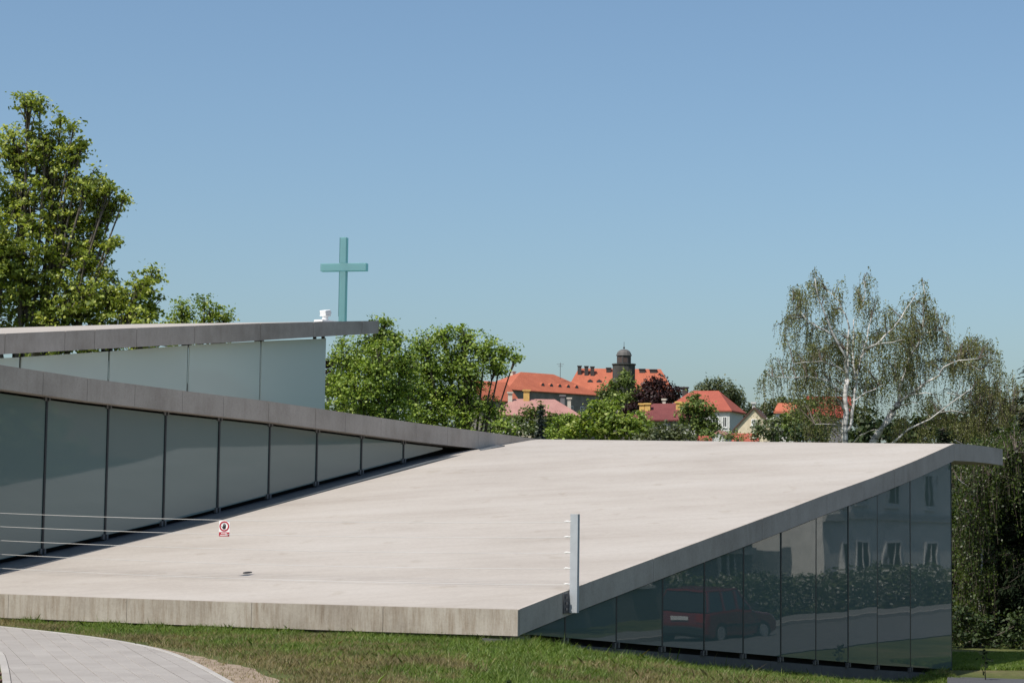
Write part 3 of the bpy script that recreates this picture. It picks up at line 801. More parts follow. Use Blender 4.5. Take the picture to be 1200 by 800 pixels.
dry = np.clip((n1 - .50) * 3.2 + .12 + 1.2 * np.clip(1 - dout / (1.3 + sw * 1.4), 0, 1) - .6 * np.exp(-edge / .35) - .25 * (xy[:, 0] > -.5), .04, .93)
isdry = rng.random(len(xy)) < dry
hh = rng.uniform(.03, .075, len(xy)) * (.75 + .7 * n3) + .07 * np.exp(-edge / .22) * rng.random(len(xy)) * (xy[:, 0] > -1.5) + .055 * np.exp(-edge / .15) * rng.random(len(xy)) * (n3 > .45)
hh *= (1 - .45 * bare); hh *= 1 + .1 * (xy[:, 0] > 0)
tall = rng.random(len(xy)) < .012; hh[tall] *= 1.9
ww = rng.uniform(.0018, .0042, len(xy))
for sel, nm, mt, lb in ((ok & ~isdry, 'lawn_grass', M_GRASS, 'short green grass in front of the ramp roof and glass wall'), (ok & isdry, 'dry_grass', M_DRY, 'straw-coloured dry grass mixed into the lawn near the path')):
    blades(xy[sel], hh[sel], ww[sel], rng.uniform(.2, 1.0, sel.sum()), nm, mt, lb)
xy2 = np.c_[rng.uniform(8.5, 13.5, 170000), rng.uniform(41, 49.5, 170000)]
s_, p_ = sp_of(xy2[:, 0], xy2[:, 1])
pxs = 600 + FPX * xy2[:, 0] / xy2[:, 1]; pyg = 590 + FPX * (EYE - ground_z(xy2[:, 0], xy2[:, 1])) / xy2[:, 1] + .013 * (pxs - 600)
k_ok = (pxs > 1085) & (pxs < 1230) & (pyg < 793.0 + (pxs - 1090) * .029) & (pyg > 764) & ((s_ > 16.3) | (p_ > .05))
xy2 = xy2[k_ok]
blades(xy2, rng.uniform(.04, .09, len(xy2)), rng.uniform(.006, .012, len(xy2)), rng.uniform(.2, .9, len(xy2)), 'far_lawn_grass', M_GRASS, 'sunlit strip of lawn beyond the far end of the glass wall')

# ------------------------------------------------------------------ trees
def leaf_axes(n, size, outward, upb=.75):
    d = rng.normal(size=(n, 3)); nrm_ = d / np.linalg.norm(d, axis=1, keepdims=True) + outward * .5 + np.array([0, 0, upb]); nrm_ /= np.linalg.norm(nrm_, axis=1, keepdims=True)
    r_ = rng.normal(size=(n, 3)); a_ = np.cross(nrm_, r_); a_ /= np.linalg.norm(a_, axis=1, keepdims=True) + 1e-9; b_ = np.cross(nrm_, a_)
    sz = size * rng.uniform(.45, 1.45, n)[:, None]
    return a_ * sz * .5, b_ * sz * .33
def broad_tree(name, label, Y, lobes, base_px, leaf, mat, cover=5.0, clump=.28, cl_n=16, depth=1.0, bark=BARK, trunk_r=.22, seed=1, group=None, twig=True, flat=.6, cat='tree', trunk_top=None, shell=.55):
    global rng
    rng = np.random.default_rng(seed)
    bx = P(base_px, 560, Y); zb = float(ground_z(bx[0], bx[1]))
    base = np.array([bx[0], bx[1], zb])
    t = empty(name, tuple(base)); props(t, label, cat, group)
    wood = Acc(); Cs = []; As = []; Bs = []
    cen = []
    for (x, y, r) in lobes:
        rw = r * Y / FPX; c = P(x, y, Y + rng.uniform(-1, 1) * depth * rw * .8); cen.append((c, rw))
    zmid = min(c[2] - rw for c, rw in cen)
    top = base + np.array([0, 0, 0.0]); fork = np.array([base[0], base[1], zb + max(.25 * (max(c[2] for c, _ in cen) - zb), min(1.8, zmid - zb + .3))])
    wood.tube([base - np.array([0, 0, .3]), base * .6 + fork * .4 + rng.normal(size=3) * .05, fork], [trunk_r * 1.25, trunk_r, trunk_r * .8], 9)
    for (c, rw) in cen:
        st = fork + (c - fork) * 0.0; mid = fork * .5 + c * .5 + rng.normal(size=3) * rw * .15 + np.array([0, 0, -.1 * rw])
        r0 = min(trunk_r * .55, .05 + rw * .05)
        wood.tube([st, fork * .75 + mid * .25 + rng.normal(size=3) * .03, mid, c * .85 + mid * .15, c + np.array([0, 0, rw * .35])], [r0, r0 * .9, r0 * .7, r0 * .45, r0 * .15], 6)
        n_l = int(cover * math.pi * rw * rw * 1.0 / (leaf * leaf * .33)); n_c = max(4, n_l // cl_n)
        d = rng.normal(size=(n_c, 3)); d /= np.linalg.norm(d, axis=1, keepdims=True)
        rad = rng.uniform(0, 1, n_c) ** shell * rw * rng.uniform(.85, 1.12, n_c)
        cc = c + d * rad[:, None] * np.array([1, 1, .95])
        if twig:
            for k in range(min(n_c, 60)):
                m_ = c * .45 + cc[k] * .55 + rng.normal(size=3) * rw * .08
                wood.tube([c + (fork - c) * .12 * rng.random(), m_, cc[k]], [r0 * .3, r0 * .18, r0 * .05 + .004], 4, cap=False)
        ci = np.repeat(np.arange(n_c), cl_n); off = rng.normal(size=(len(ci), 3)) * clump * np.array([1, 1, flat])
        off *= rng.uniform(.6, 1.3, n_c)[ci][:, None]
        pos = cc[ci] + off; outw = d[ci]
        a_, b_ = leaf_axes(len(ci), leaf, outw)
        Cs.append(pos); As.append(a_); Bs.append(b_)
    link('trunk', wood.mesh('trunk', bark, fix=False, smooth=True), t)
    me = quads_mesh('crown', np.vstack(Cs), np.vstack(As), np.vstack(Bs), mat, .25)
    cr_ = link('crown', me, t); return t
L_MAPLE = leaf_mat('maple_leaves', [(0.116, 0.1616, 0.02902), (0.1989, 0.2563, 0.04063), (0.3151, 0.376, 0.05803), (0.4974, 0.5153, 0.1305)], .3)
L_ASH = leaf_mat('ash_leaves', [(0.08839, 0.1411, 0.0264), (0.1473, 0.2219, 0.03432), (0.2298, 0.3276, 0.04752), (0.383, 0.4536, 0.1056)], .3)
L_LIGHT = leaf_mat('fresh_leaves', [(0.09515, 0.1518, 0.02233), (0.1522, 0.2232, 0.0319), (0.2284, 0.3037, 0.04785), (0.3426, 0.3752, 0.0957)], .35)
L_DARK = leaf_mat('dark_leaves', [(0.0154, 0.0308, 0.0099), (0.0286, 0.0495, 0.0143), (0.044, 0.0682, 0.0198), (0.0682, 0.0935, 0.0308)], .2)
L_MID = leaf_mat('mid_leaves', [(0.05491, 0.08887, 0.02323), (0.09152, 0.1355, 0.03098), (0.1419, 0.1904, 0.04259), (0.2174, 0.2539, 0.07744)], .25)
L_GREY = leaf_mat('greyish_leaves', [(0.05434, 0.07128, 0.03267), (0.08539, 0.1069, 0.04752), (0.1242, 0.1455, 0.06683), (0.1708, 0.1857, 0.09652)], .25)
L_COPPER = leaf_mat('copper_leaves', [(.012, .006, .007), (.024, .009, .010), (.04, .014, .014), (.06, .022, .02)], .2)
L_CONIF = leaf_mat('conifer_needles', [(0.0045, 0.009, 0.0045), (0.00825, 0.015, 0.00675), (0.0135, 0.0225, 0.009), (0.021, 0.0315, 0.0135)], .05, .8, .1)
L_BLUE = leaf_mat('bluish_needles', [(.012, .02, .018), (.02, .03, .026), (.03, .042, .035), (.045, .06, .05)], .05, .6)
L_BIRCH = leaf_mat('birch_leaves', [(0.08329, 0.09275, 0.02412), (0.1272, 0.1391, 0.0379), (0.1865, 0.1972, 0.0603), (0.285, 0.2899, 0.1207)], .3, .45, .5)
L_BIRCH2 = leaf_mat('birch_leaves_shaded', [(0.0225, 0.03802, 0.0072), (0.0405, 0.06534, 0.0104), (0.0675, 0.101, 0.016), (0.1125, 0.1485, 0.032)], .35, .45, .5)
L_BLOSSOM = leaf_mat('white_blossom', [(.55, .55, .50), (.62, .62, .58), (.10, .13, .05), (.12, .15, .06)], .2)

broad_tree('maple_tree', 'tall yellow-green maple tree rising behind the rear roof at far left', 66,
    [(33, 125, 22), (48, 122, 12), (72, 142, 12), (86, 150, 10), (95, 172, 12), (135, 238, 14), (146, 232, 7), (128, 222, 14), (118, 250, 20), (20, 175, 36), (55, 165, 28), (85, 180, 24), (62, 205, 38), (102, 215, 26), (130, 285, 14), (105, 300, 24), (120, 318, 16), (25, 235, 46), (80, 250, 42), (122, 236, 22), (112, 275, 24), (5, 290, 55), (70, 300, 48),
     (30, 345, 52), (92, 345, 44), (135, 350, 36), (168, 336, 22), (180, 322, 13), (178, 360, 20), (150, 375, 30), (60, 385, 50), (-30, 200, 50), (-45, 290, 70), (-20, 365, 60), (110, 395, 40), (170, 400, 35)],
    22, .13, L_MAPLE, cover=3.1, clump=.125, cl_n=24, seed=11, trunk_r=.38, bark=BARK_G, flat=.55, group='trees behind the church')
broad_tree('ash_tree', 'small bright green ash tree just right of the tall maple', 78,
    [(212, 366, 15), (205, 385, 22), (240, 352, 9), (246, 366, 14), (262, 372, 11), (235, 388, 22), (262, 390, 15)], 232, .12, L_LIGHT, cover=3.2, clump=.2, cl_n=30, seed=12, trunk_r=.16, group='trees behind the church')
broad_tree('ash_tree', 'bushy green tree right under the pointed tip of the rear roof', 82,
    [(448, 382, 14), (438, 402, 24), (462, 400, 18), (410, 425, 24), (446, 428, 32), (472, 425, 24), (396, 452, 22), (425, 458, 36), (462, 460, 36), (405, 485, 30), (445, 492, 38), (400, 402, 9), (392, 415, 8)],
    440, .12, L_ASH, cover=3.5, clump=.17, cl_n=26, seed=13, trunk_r=.22, group='trees behind the church')
broad_tree('ash_tree', 'wide spreading green tree left of the orange castle roof', 90,
    [(520, 392, 17), (498, 404, 22), (545, 397, 20), (535, 420, 28), (500, 432, 34), (568, 412, 22), (590, 410, 15), (603, 420, 10), (580, 428, 18), (550, 445, 26), (515, 462, 36), (480, 455, 28), (545, 475, 30), (572, 480, 20), (500, 492, 34), (545, 502, 28), (590, 500, 16)],
    545, .125, L_ASH, cover=2.9, clump=.17, cl_n=26, seed=14, trunk_r=.28, bark=BARK, group='trees behind the church')
broad_tree('copper_beech', 'small dark purple tree peeping out behind the rear glass wall', 120, [(383, 428, 8), (386, 440, 9), (384, 455, 10)], 384, .3, L_COPPER, cover=5, clump=.25, seed=15, trunk_r=.12)
broad_tree('leafy_tree', 'bright green round tree below the castle walls', 190,
    [(700, 482, 16), (718, 492, 18), (685, 498, 18), (735, 500, 18), (705, 508, 20), (670, 510, 16), (748, 510, 14), (722, 474, 9), (755, 502, 12)], 705, .34, L_LIGHT, cover=4.5, clump=.3, seed=16, group='trees between the houses')
broad_tree('leafy_tree', 'green tree hiding the middle of the castle roofs', 330,
    [(722, 452, 11), (733, 446, 10), (712, 460, 12), (740, 462, 14), (725, 470, 14), (712, 475, 12), (735, 440, 7), (752, 470, 10)], 725, .42, L_MID, cover=4.5, clump=.4, seed=17, group='trees between the houses')
broad_tree('copper_beech', 'dark purple copper beech beside the castle tower', 320,
    [(772, 448, 11), (760, 458, 14), (780, 460, 15), (768, 470, 16), (790, 466, 9), (755, 470, 12), (796, 460, 5), (742, 478, 10), (730, 484, 8)], 770, .42, L_COPPER, cover=5, clump=.4, seed=18)
broad_tree('leafy_tree', 'dull green shrub-like tree in front of the maroon roofed house', 170,
    [(775, 503, 12), (795, 506, 12), (765, 512, 12), (810, 512, 9), (786, 515, 12), (752, 514, 9)], 785, .28, L_GREY, cover=4.5, clump=.25, seed=19, group='trees between the houses')
broad_tree('leafy_tree', 'dark green tree between the maroon and the red roofed houses', 225,
    [(818, 474, 12), (806, 482, 13), (828, 482, 11), (820, 495, 14), (800, 496, 8), (835, 500, 10), (826, 508, 12), (812, 466, 7), (842, 508, 8)], 820, .32, L_MID, cover=4.5, clump=.3, seed=20, group='trees between the houses')
broad_tree('birch_tree', 'tall dull green birch towering behind the red roofed white house', 400,
    [(830, 452, 8), (822, 458, 9), (842, 452, 11), (856, 458, 12), (865, 470, 12), (848, 468, 14), (870, 484, 12), (858, 492, 14), (872, 500, 11), (836, 464, 11), (820, 464, 8)], 850, .45, L_GREY, cover=4.2, clump=.42, seed=21, flat=1.4)
broad_tree('leafy_tree', 'distant green trees on the skyline left of the big birch', 520,
    [(884, 480, 8), (896, 476, 8), (907, 474, 8), (918, 472, 9), (930, 474, 10), (890, 490, 10), (905, 488, 12)], 900, .6, L_GREY, cover=4.5, clump=.5, seed=22)
broad_tree('flowering_bush', 'white flowering bush in front of the cream gabled house', 150,
    [(893, 500, 10), (885, 508, 8), (906, 497, 10), (918, 493, 10), (925, 503, 12), (905, 510, 12), (930, 490, 7)], 905, .2, leaf_mat('pale_bush_leaves', [(.06, .09, .03), (.09, .13, .045), (.14, .17, .07), (.45, .46, .40)], .25), cover=4.2, clump=.22, seed=23, trunk_r=.08, cat='bush')
broad_tree('flowering_bush', 'bush with white blossom below the pink roofed house', 180,
    [(580, 503, 9), (595, 505, 10), (612, 502, 10), (565, 508, 9), (605, 512, 10), (625, 508, 9)], 595, .26, leaf_mat('blossom_bush_leaves', [(.04, .06, .016), (.07, .10, .026), (.10, .14, .04), (.42, .43, .36)], .25), cover=4, clump=.24, seed=24, trunk_r=.08, cat='bush')
broad_tree('leafy_tree', 'round green tree in front of the pink roofed house at its right end', 200, [(664, 492, 10), (654, 500, 11), (672, 502, 11), (662, 510, 12), (646, 510, 10)], 662, .26, L_ASH, cover=4, clump=.24, seed=44, group='trees between the houses')
broad_tree('leafy_tree', 'green tree top covering the left end of the maroon roof', 205, [(752, 486, 8), (746, 494, 9), (758, 497, 8), (750, 505, 10)], 750, .26, L_ASH, cover=3.6, clump=.22, seed=45, group='trees between the houses')
broad_tree('garden_bush', 'leafy green bush hiding the sheds at the ramp edge', 150, [(835, 511, 6), (848, 513, 6), (858, 508, 7), (866, 514, 6), (826, 515, 5)], 846, .17, L_MID, cover=2.2, clump=.2, seed=28, trunk_r=.06, cat='bush')
broad_tree('leafy_tree', 'reddish green small tree right of the pink roofed house gable', 215,
    [(622, 486, 12), (610, 492, 10), (634, 480, 8), (640, 494, 12), (650, 490, 9), (660, 500, 12), (645, 506, 14), (628, 500, 12)], 630, .3, L_MID, cover=3.6, clump=.28, seed=25, group='trees between the houses')
broad_tree('leafy_tree', 'dark green tree mass behind the birch trunks', 105,
    [(1010, 492, 18), (1030, 500, 18), (1015, 512, 18), (1045, 505, 18), (1075, 505, 20), (1095, 495, 20), (1115, 505, 22), (1060, 515, 22), (1140, 500, 24), (1000, 515, 14), (960, 508, 12), (945, 500, 12), (930, 512, 10)], 1040, .24, L_DARK, cover=5, clump=.24, seed=26, trunk_r=.2)
broad_tree('leafy_tree', 'shady green tree under the left side of the big birch', 110,
    [(940, 478, 14), (952, 492, 14), (930, 492, 14), (945, 508, 14), (965, 505, 12), (968, 490, 8), (955, 470, 9)], 945, .2, L_MID, cover=3.6, clump=.22, seed=27, trunk_r=.14)

def conifer(name, label, Y, px, py_top, half_px, mat, seed, py_base=None, n_whorl=34, leaf=.16, group=None, skirt=1.0, dens=1.0):
    global rng
    rng = np.random.default_rng(seed)
    topp = P(px, py_top, Y); zb = float(ground_z(topp[0], topp[1])); H = topp[2] - zb; R = half_px * Y / FPX
    base = np.array([topp[0], topp[1], zb]); t = empty(name, tuple(base)); props(t, label, 'tree', group)
    wood = Acc(); wood.tube([base - [0, 0, .3], base + [0, 0, H * .5], base + [0, 0, H]], [.04 + H * .014, .03 + H * .008, .01], 8)
    Cs, As, Bs = [], [], []
    for k in range(n_whorl):
        f_ = (k + .5) / n_whorl; z = H * (.04 + .96 * f_); rr = R * (1 - f_) ** .8 * rng.uniform(.85, 1.1) + .08
        nb = int(6 + 6 * (1 - f_))
        for b in range(nb):
            an = rng.uniform(0, 2 * np.pi); L = rr * rng.uniform(.65, 1.1); dr = np.array([math.cos(an), math.sin(an), 0])
            st = base + np.array([0, 0, z]); tip = st + dr * L + np.array([0, 0, -L * rng.uniform(.15, .42) * skirt]); mid = (st + tip) / 2 + np.array([0, 0, -.06 * L])
            wood.tube([st, mid, tip], [.02 + .008 * L, .014, .005], 4, cap=False)
            n = max(5, int(dens * 26 * L / leaf * .16)); u_ = rng.uniform(.12, 1.02, n)[:, None]
            pos = st * (1 - u_) + tip * u_ + np.array([0, 0, -.24 * L]) * (u_ * (1 - u_)) + rng.normal(size=(n, 3)) * np.array([.1, .1, .06]) * (.5 + L * .3)
            pos[:, 2] -= rng.uniform(0, .14, n)
            sd = np.cross(dr, [0, 0, 1]); a_ = (dr * rng.uniform(.3, 1, n)[:, None] + sd * rng.uniform(-.8, .8, n)[:, None] + np.c_[np.zeros(n), np.zeros(n), rng.uniform(-.7, .1, n)])
            a_ /= np.linalg.norm(a_, axis=1, keepdims=True); nn = rng.normal(size=(n, 3)) + [0, 0, .8]; b_ = np.cross(nn, a_); b_ /= np.linalg.norm(b_, axis=1, keepdims=True)
            sz = leaf * rng.uniform(.7, 1.4, n)[:, None]
            Cs.append(pos); As.append(a_ * sz); Bs.append(b_ * sz * .22)
    link('trunk', wood.mesh('trunk', BARK, fix=False, smooth=True), t)
    link('crown', quads_mesh('crown', np.vstack(Cs), np.vstack(As), np.vstack(Bs), mat), t); return t
conifer('spruce_tree', 'dark bluish spruce in front of the pink roofed house', 160, 634, 473, 15, L_BLUE, 31, leaf=.28, n_whorl=26, dens=1.6)
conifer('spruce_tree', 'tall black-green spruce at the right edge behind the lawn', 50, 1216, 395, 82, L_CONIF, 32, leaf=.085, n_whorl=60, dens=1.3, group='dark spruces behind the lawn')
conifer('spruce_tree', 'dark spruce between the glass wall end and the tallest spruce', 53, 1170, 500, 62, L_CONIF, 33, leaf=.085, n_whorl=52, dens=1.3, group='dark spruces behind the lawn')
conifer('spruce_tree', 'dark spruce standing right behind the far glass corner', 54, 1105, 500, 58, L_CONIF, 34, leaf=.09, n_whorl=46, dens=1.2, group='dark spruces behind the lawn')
conifer('spruce_tree', 'slim conifer on the skyline left of the birch crown', 420, 878, 478, 8, L_DARK, 35, leaf=.5, n_whorl=18)

broad_tree('garden_bush', 'dark bushes at the back of the lawn strip by the glass corner', 47.6,
    [(1118, 748, 16), (1140, 752, 15), (1128, 725, 16), (1160, 755, 13), (1182, 752, 15), (1204, 752, 18), (1150, 735, 14), (1195, 730, 18), (1110, 765, 9), (1172, 766, 8), (1135, 767, 8), (1192, 768, 8)], 1150, .085, L_DARK, cover=3.4, clump=.12, cl_n=18, seed=29, trunk_r=.05, cat='bush')
def birch(name, label, Y, limbs, lobes, base_px, n_str, leaf, mat, seed, slen=(.35, 1.3), dz=1.6, trunk0=None, spacing=.045):
    global rng
    rng = np.random.default_rng(seed)
    b0 = P(base_px, 560, Y); zb = float(ground_z(b0[0], b0[1])); base = np.array([b0[0], b0[1], zb])
    t = empty(name, tuple(base)); props(t, label, 'tree')
    wood = Acc(); twg = Acc(); allp = []
    for li, (pts, r0, r1, dd) in enumerate(limbs):
        W_ = [P(x, y, Y - .35 + dd * .8 * k / max(1, len(pts) - 1)) for k, (x, y) in enumerate(pts)]
        # subdivide with slight wobble
        Wp = [W_[0]]
        for q0_, q1_ in zip(W_[:-1], W_[1:]):
            n = max(2, int(np.linalg.norm(q1_ - q0_) / .35))
            for k in range(1, n + 1):
                q = q0_ + (q1_ - q0_) * k / n + (rng.normal(size=3) * .025 if k < n else 0); Wp.append(q)
        n = len(Wp); wood.tube(Wp, [(r0 + (r1 - r0) * k / (n - 1)) * (1.0 if r0 > .15 else .68) for k in range(n)], 7)
        allp += Wp[max(1, n // 4):]
    allp = np.array(allp); Cs, As, Bs = [], [], []
    tot = sum(r * r for _, _, r in lobes)
    for (x, y, r) in lobes:
        rw = r * Y / FPX; m_ = max(3, int(n_str * r * r / tot))
        sub = max(1, m_ // 9); subc = []
        for _ in range(sub):                 # side shoots that carry a bunch of hanging strands each
            d = rng.normal(size=3); d /= np.linalg.norm(d); c = P(x, y, Y + .5 + rng.uniform(-.8, 1) * dz) + d * rw * rng.uniform(.2, 1.0) ** .6
            i = np.argmin(np.linalg.norm((allp - c) * [1, .6, 1] + [0, 0, .3], axis=1)); st = allp[i]
            md = (st + c) / 2 + np.array([0, 0, .12 * np.linalg.norm(c - st)])
            twg.tube([st, md, c], [.018, .012, .006], 4, cap=False); subc.append((md, c))
        for k in range(m_):
            md, c = subc[k % sub]; u_ = rng.uniform(.2, 1.05); st = md * (1 - u_) + c * u_ + rng.normal(size=3) * .09
            L = rng.uniform(*slen) * (.7 + .6 * rng.random()); an = rng.uniform(0, 2 * np.pi); out = rng.uniform(.08, .38) * L
            n = max(4, int(L / spacing)); tt = np.linspace(0, 1, n)
            pth = st + np.c_[math.cos(an) * out * np.sqrt(tt), math.sin(an) * out * np.sqrt(tt), .10 * L * np.sin(tt * 2.2) - L * tt ** 1.5 * .95]
            if k % 2 == 0: twg.tube(pth[::max(1, n // 4)], .004, 3, cap=False)
            pos = pth + rng.normal(size=(n, 3)) * .03
            a_ = rng.normal(size=(n, 3)) * .6 + [0, 0, -1.0]; a_ /= np.linalg.norm(a_, axis=1, keepdims=True); b_ = np.cross(a_, rng.normal(size=(n, 3))); b_ /= np.linalg.norm(b_, axis=1, keepdims=True)
            sz = leaf * rng.uniform(.6, 1.3, n)[:, None]; Cs.append(pos); As.append(a_ * sz * .5); Bs.append(b_ * sz * .36)
    link('trunk', wood.mesh('trunk', BIRCH, fix=False, smooth=True), t)
    link('twigs', twg.mesh('twigs', plain('twig_brown', (.09, .07, .055), .8), fix=False), t)
    link('crown', quads_mesh('crown', np.vstack(Cs), np.vstack(As), np.vstack(Bs), mat, .15), t); return t
YB = 70
limbs = [([(997, 715), (993, 600), (990, 517), (992, 484), (990, 465), (993, 444)], .17, .085, 0), ([(993, 444), (991, 426), (993, 420), (975, 389), (966, 366), (959, 349), (955, 326)], .085, .02, -1.0),
    ([(975, 392), (958, 383), (943, 372), (929, 354)], .05, .012, .8), ([(990, 436), (977, 428), (963, 423), (945, 424), (930, 426)], .05, .012, -1.2), ([(992, 462), (972, 447), (946, 441), (906, 441)], .04, .01, -.5),
    ([(991, 482), (986, 472), (977, 462), (969, 453)], .05, .012, -1.0), ([(990, 505), (983, 499), (972, 497), (955, 497)], .04, .012, -1.2), ([(993, 505), (998, 490), (1001, 472), (1004, 448), (1008, 424), (1012, 409), (1017, 390), (1021, 372)], .10, .02, .6),
    ([(1009, 420), (1015, 410), (1032, 399), (1045, 386), (1050, 380), (1061, 363), (1074, 343)], .065, .015, 1.0), ([(1004, 446), (1000, 426), (1000, 400), (1000, 375), (1009, 362)], .055, .015, .8), ([(993, 440), (993, 410), (995, 383), (991, 369), (984, 354), (969, 340)], .06, .012, 1.2),
    ([(1012, 412), (1024, 404), (1046, 401), (1060, 398)], .04, .01, -.8), ([(1001, 470), (1014, 460), (1030, 452), (1050, 446)], .04, .012, 1.0), ([(1009, 362), (1014, 345), (1012, 328)], .02, .008, 0)]
lobesB = [(955, 330, 17), (940, 338, 14), (968, 334, 14), (930, 350, 14), (925, 370, 14), (940, 362, 14), (918, 386, 12), (975, 360, 16), (995, 336, 14), (1010, 330, 11), (1012, 350, 14), (1025, 358, 14), (1040, 362, 14), (960, 392, 24), (940, 405, 22), (925, 425, 22), (905, 437, 13), (895, 447, 9), (960, 425, 28), (985, 405, 24), (1015, 400, 24), (1035, 390, 20), (945, 450, 20), (975, 450, 26), (930, 465, 16), (1005, 440, 26), (1035, 425, 24), (965, 480, 20), (945, 490, 16), (1025, 455, 18), (985, 480, 14)]
birch('birch_tree', 'big white-limbed birch with drooping twigs, left upright trunk by the red roof', YB, limbs, lobesB, 999, 2000, .056, L_BIRCH, 41)
limbs2 = [([(968, 715), (985, 600), (1023, 518), (1047, 482), (1053, 472)], .16, .12, 0), ([(1053, 472), (1054, 455), (1056, 448), (1064, 424), (1073, 408), (1081, 394), (1090, 388), (1104, 386)], .085, .018, .8),
    ([(1053, 474), (1062, 465), (1073, 458), (1085, 448), (1101, 440), (1106, 430), (1124, 422), (1147, 420)], .085, .015, -1.0), ([(1081, 394), (1082, 370), (1084, 345), (1082, 332)], .035, .01, .5),
    ([(1030, 545), (1045, 520), (1064, 503), (1081, 495), (1099, 484), (1119, 469), (1140, 454)], .075, .014, -1.0), ([(1099, 484), (1116, 481), (1130, 484)], .035, .01, -1.5), ([(1110, 460), (1124, 463), (1136, 467), (1150, 477), (1173, 485), (1199, 495)], .02, .007, .5), ([(1056, 470), (1068, 462), (1085, 460), (1098, 463)], .05, .012, -1.0),
    ([(1054, 474), (1066, 472), (1076, 473)], .04, .012, -1.2), ([(1118, 469), (1124, 455), (1128, 441)], .03, .01, -1), ([(1104, 386), (1112, 400), (1118, 425), (1124, 422)], .012, .01, .5), ([(1124, 422), (1138, 428), (1148, 434)], .025, .01, -1), ([(1000, 519), (1008, 510), (1018, 505), (1030, 504)], .05, .015, -2)]
lobes2 = [(1080, 340, 11), (1085, 352, 13), (1066, 352, 12), (1072, 370, 18), (1058, 375, 15), (1092, 372, 14), (1050, 392, 18), (1075, 395, 22), (1105, 370, 8), (1098, 395, 16), (1118, 400, 16), (1138, 395, 15), (1150, 402, 16), (1132, 412, 20), (1160, 415, 16), (1170, 432, 16), (1150, 435, 22), (1060, 425, 26), (1085, 425, 24), (1110, 430, 20), (1172, 455, 20), (1155, 465, 24), (1130, 470, 18), (1185, 470, 20), (1060, 455, 20), (1085, 470, 18), (1160, 495, 26), (1190, 500, 26), (1125, 500, 22), (1095, 505, 20), (1145, 515, 24), (1060, 500, 18), (1182, 446, 14), (1192, 476, 18), (1172, 468, 16), (1196, 448, 10)]
birch('birch_tree', 'leaning white birch with its trunk slanting to the right', YB + 2, limbs2, lobes2, 968, 2750, .056, L_BIRCH, 42)
limbs3 = [([(1150, 760), (1148, 700), (1150, 640), (1146, 590), (1150, 555)], .05, .02, 1.2), ([(1148, 600), (1135, 570), (1122, 560)], .03, .01, -.5), ([(1150, 570), (1170, 540), (1190, 530)], .03, .01, -.5), ([(1140, 545), (1128, 520), (1120, 515)], .02, .01, -.5), ([(1150, 620), (1135, 600), (1124, 596)], .025, .01, -.5)]
lobes3 = [(1150, 530, 26), (1180, 520, 26), (1130, 550, 22), (1165, 555, 24), (1125, 585, 18), (1145, 590, 22), (1190, 560, 18), (1130, 625, 16), (1150, 640, 18), (1128, 665, 14), (1180, 610, 14), (1140, 690, 16), (1126, 715, 12), (1165, 665, 16), (1150, 612, 20), (1190, 640, 14), (1172, 580, 20), (1150, 725, 12), (1195, 535, 20), (1122, 640, 12)]
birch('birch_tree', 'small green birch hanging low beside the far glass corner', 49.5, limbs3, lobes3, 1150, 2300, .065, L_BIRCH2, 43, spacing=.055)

# ------------------------------------------------------------------ houses of the town
def roof_mat(name, lo, hi, rows=3.2):
    m, nt, out = new_mat(name)
    v = mapped(nt); n = noise(nt, v, .5, 5, .6); n2 = noise(nt, v, 6, 4, .7)
    wv = N(nt, 'ShaderNodeTexWave', wave_type='BANDS', bands_direction='Z'); wv.inputs['Scale'].default_value = rows; wv.inputs['Distortion'].default_value = .3
    nt.links.new(v, wv.inputs['Vector'])
    c = ramp(nt, n, [(.3, lo), (.7, hi)]); c = mixc(nt, .5, c, ramp(nt, n2, [(.3, (.8, .8, .8)), (.7, (1.12, 1.12, 1.12))]), 'MULTIPLY')
    bsdf(nt, out, c, .8, bump=wv.outputs[0], bstr=.5, bdist=.05, spec=.3); return m
R_ORANGE = roof_mat('orange_tiles', (.36, .10, .055), (.45, .135, .075)); R_RED = roof_mat('red_tiles', (.30, .075, .05), (.38, .10, .065))
R_MAROON = roof_mat('maroon_tiles', (.13, .035, .035), (.19, .055, .052)); R_PINK = roof_mat('faded_pink_sheet', (.33, .165, .145), (.41, .22, .19)); R_BROWN = roof_mat('brown_tiles', (.08, .045, .035), (.14, .08, .06)); R_BRED = roof_mat('bright_red_tiles', (.27, .04, .032), (.34, .06, .045))
S_GREY = plain('grey_stone_wall', (.17, .155, .135), .9, var=.25, scale=.8); S_WHITE = plain('pale_plaster', (.50, .50, .48), .9); S_CREAM = plain('cream_plaster', (.62, .53, .38), .9); S_DGREY = plain('dark_plaster', (.16, .155, .16), .9)
S_YEL = plain('yellow_plaster', (.60, .38, .12), .9); S_TRIM = plain('blue_grey_trim', (.30, .36, .42), .8); S_DARKCH = plain('sooty_chimney', (.05, .042, .04), .9); S_COPPER = plain('dark_copper', (.055, .055, .055), .6, var=.3, scale=1.0)
S_PANE = glass_mat('window_pane', (.02, .024, .03), .05, .6); S_FRAME = plain('white_window_frame', (.72, .72, .70), .6); S_LIGHTCH = plain('light_chimney', (.55, .50, .42), .9)
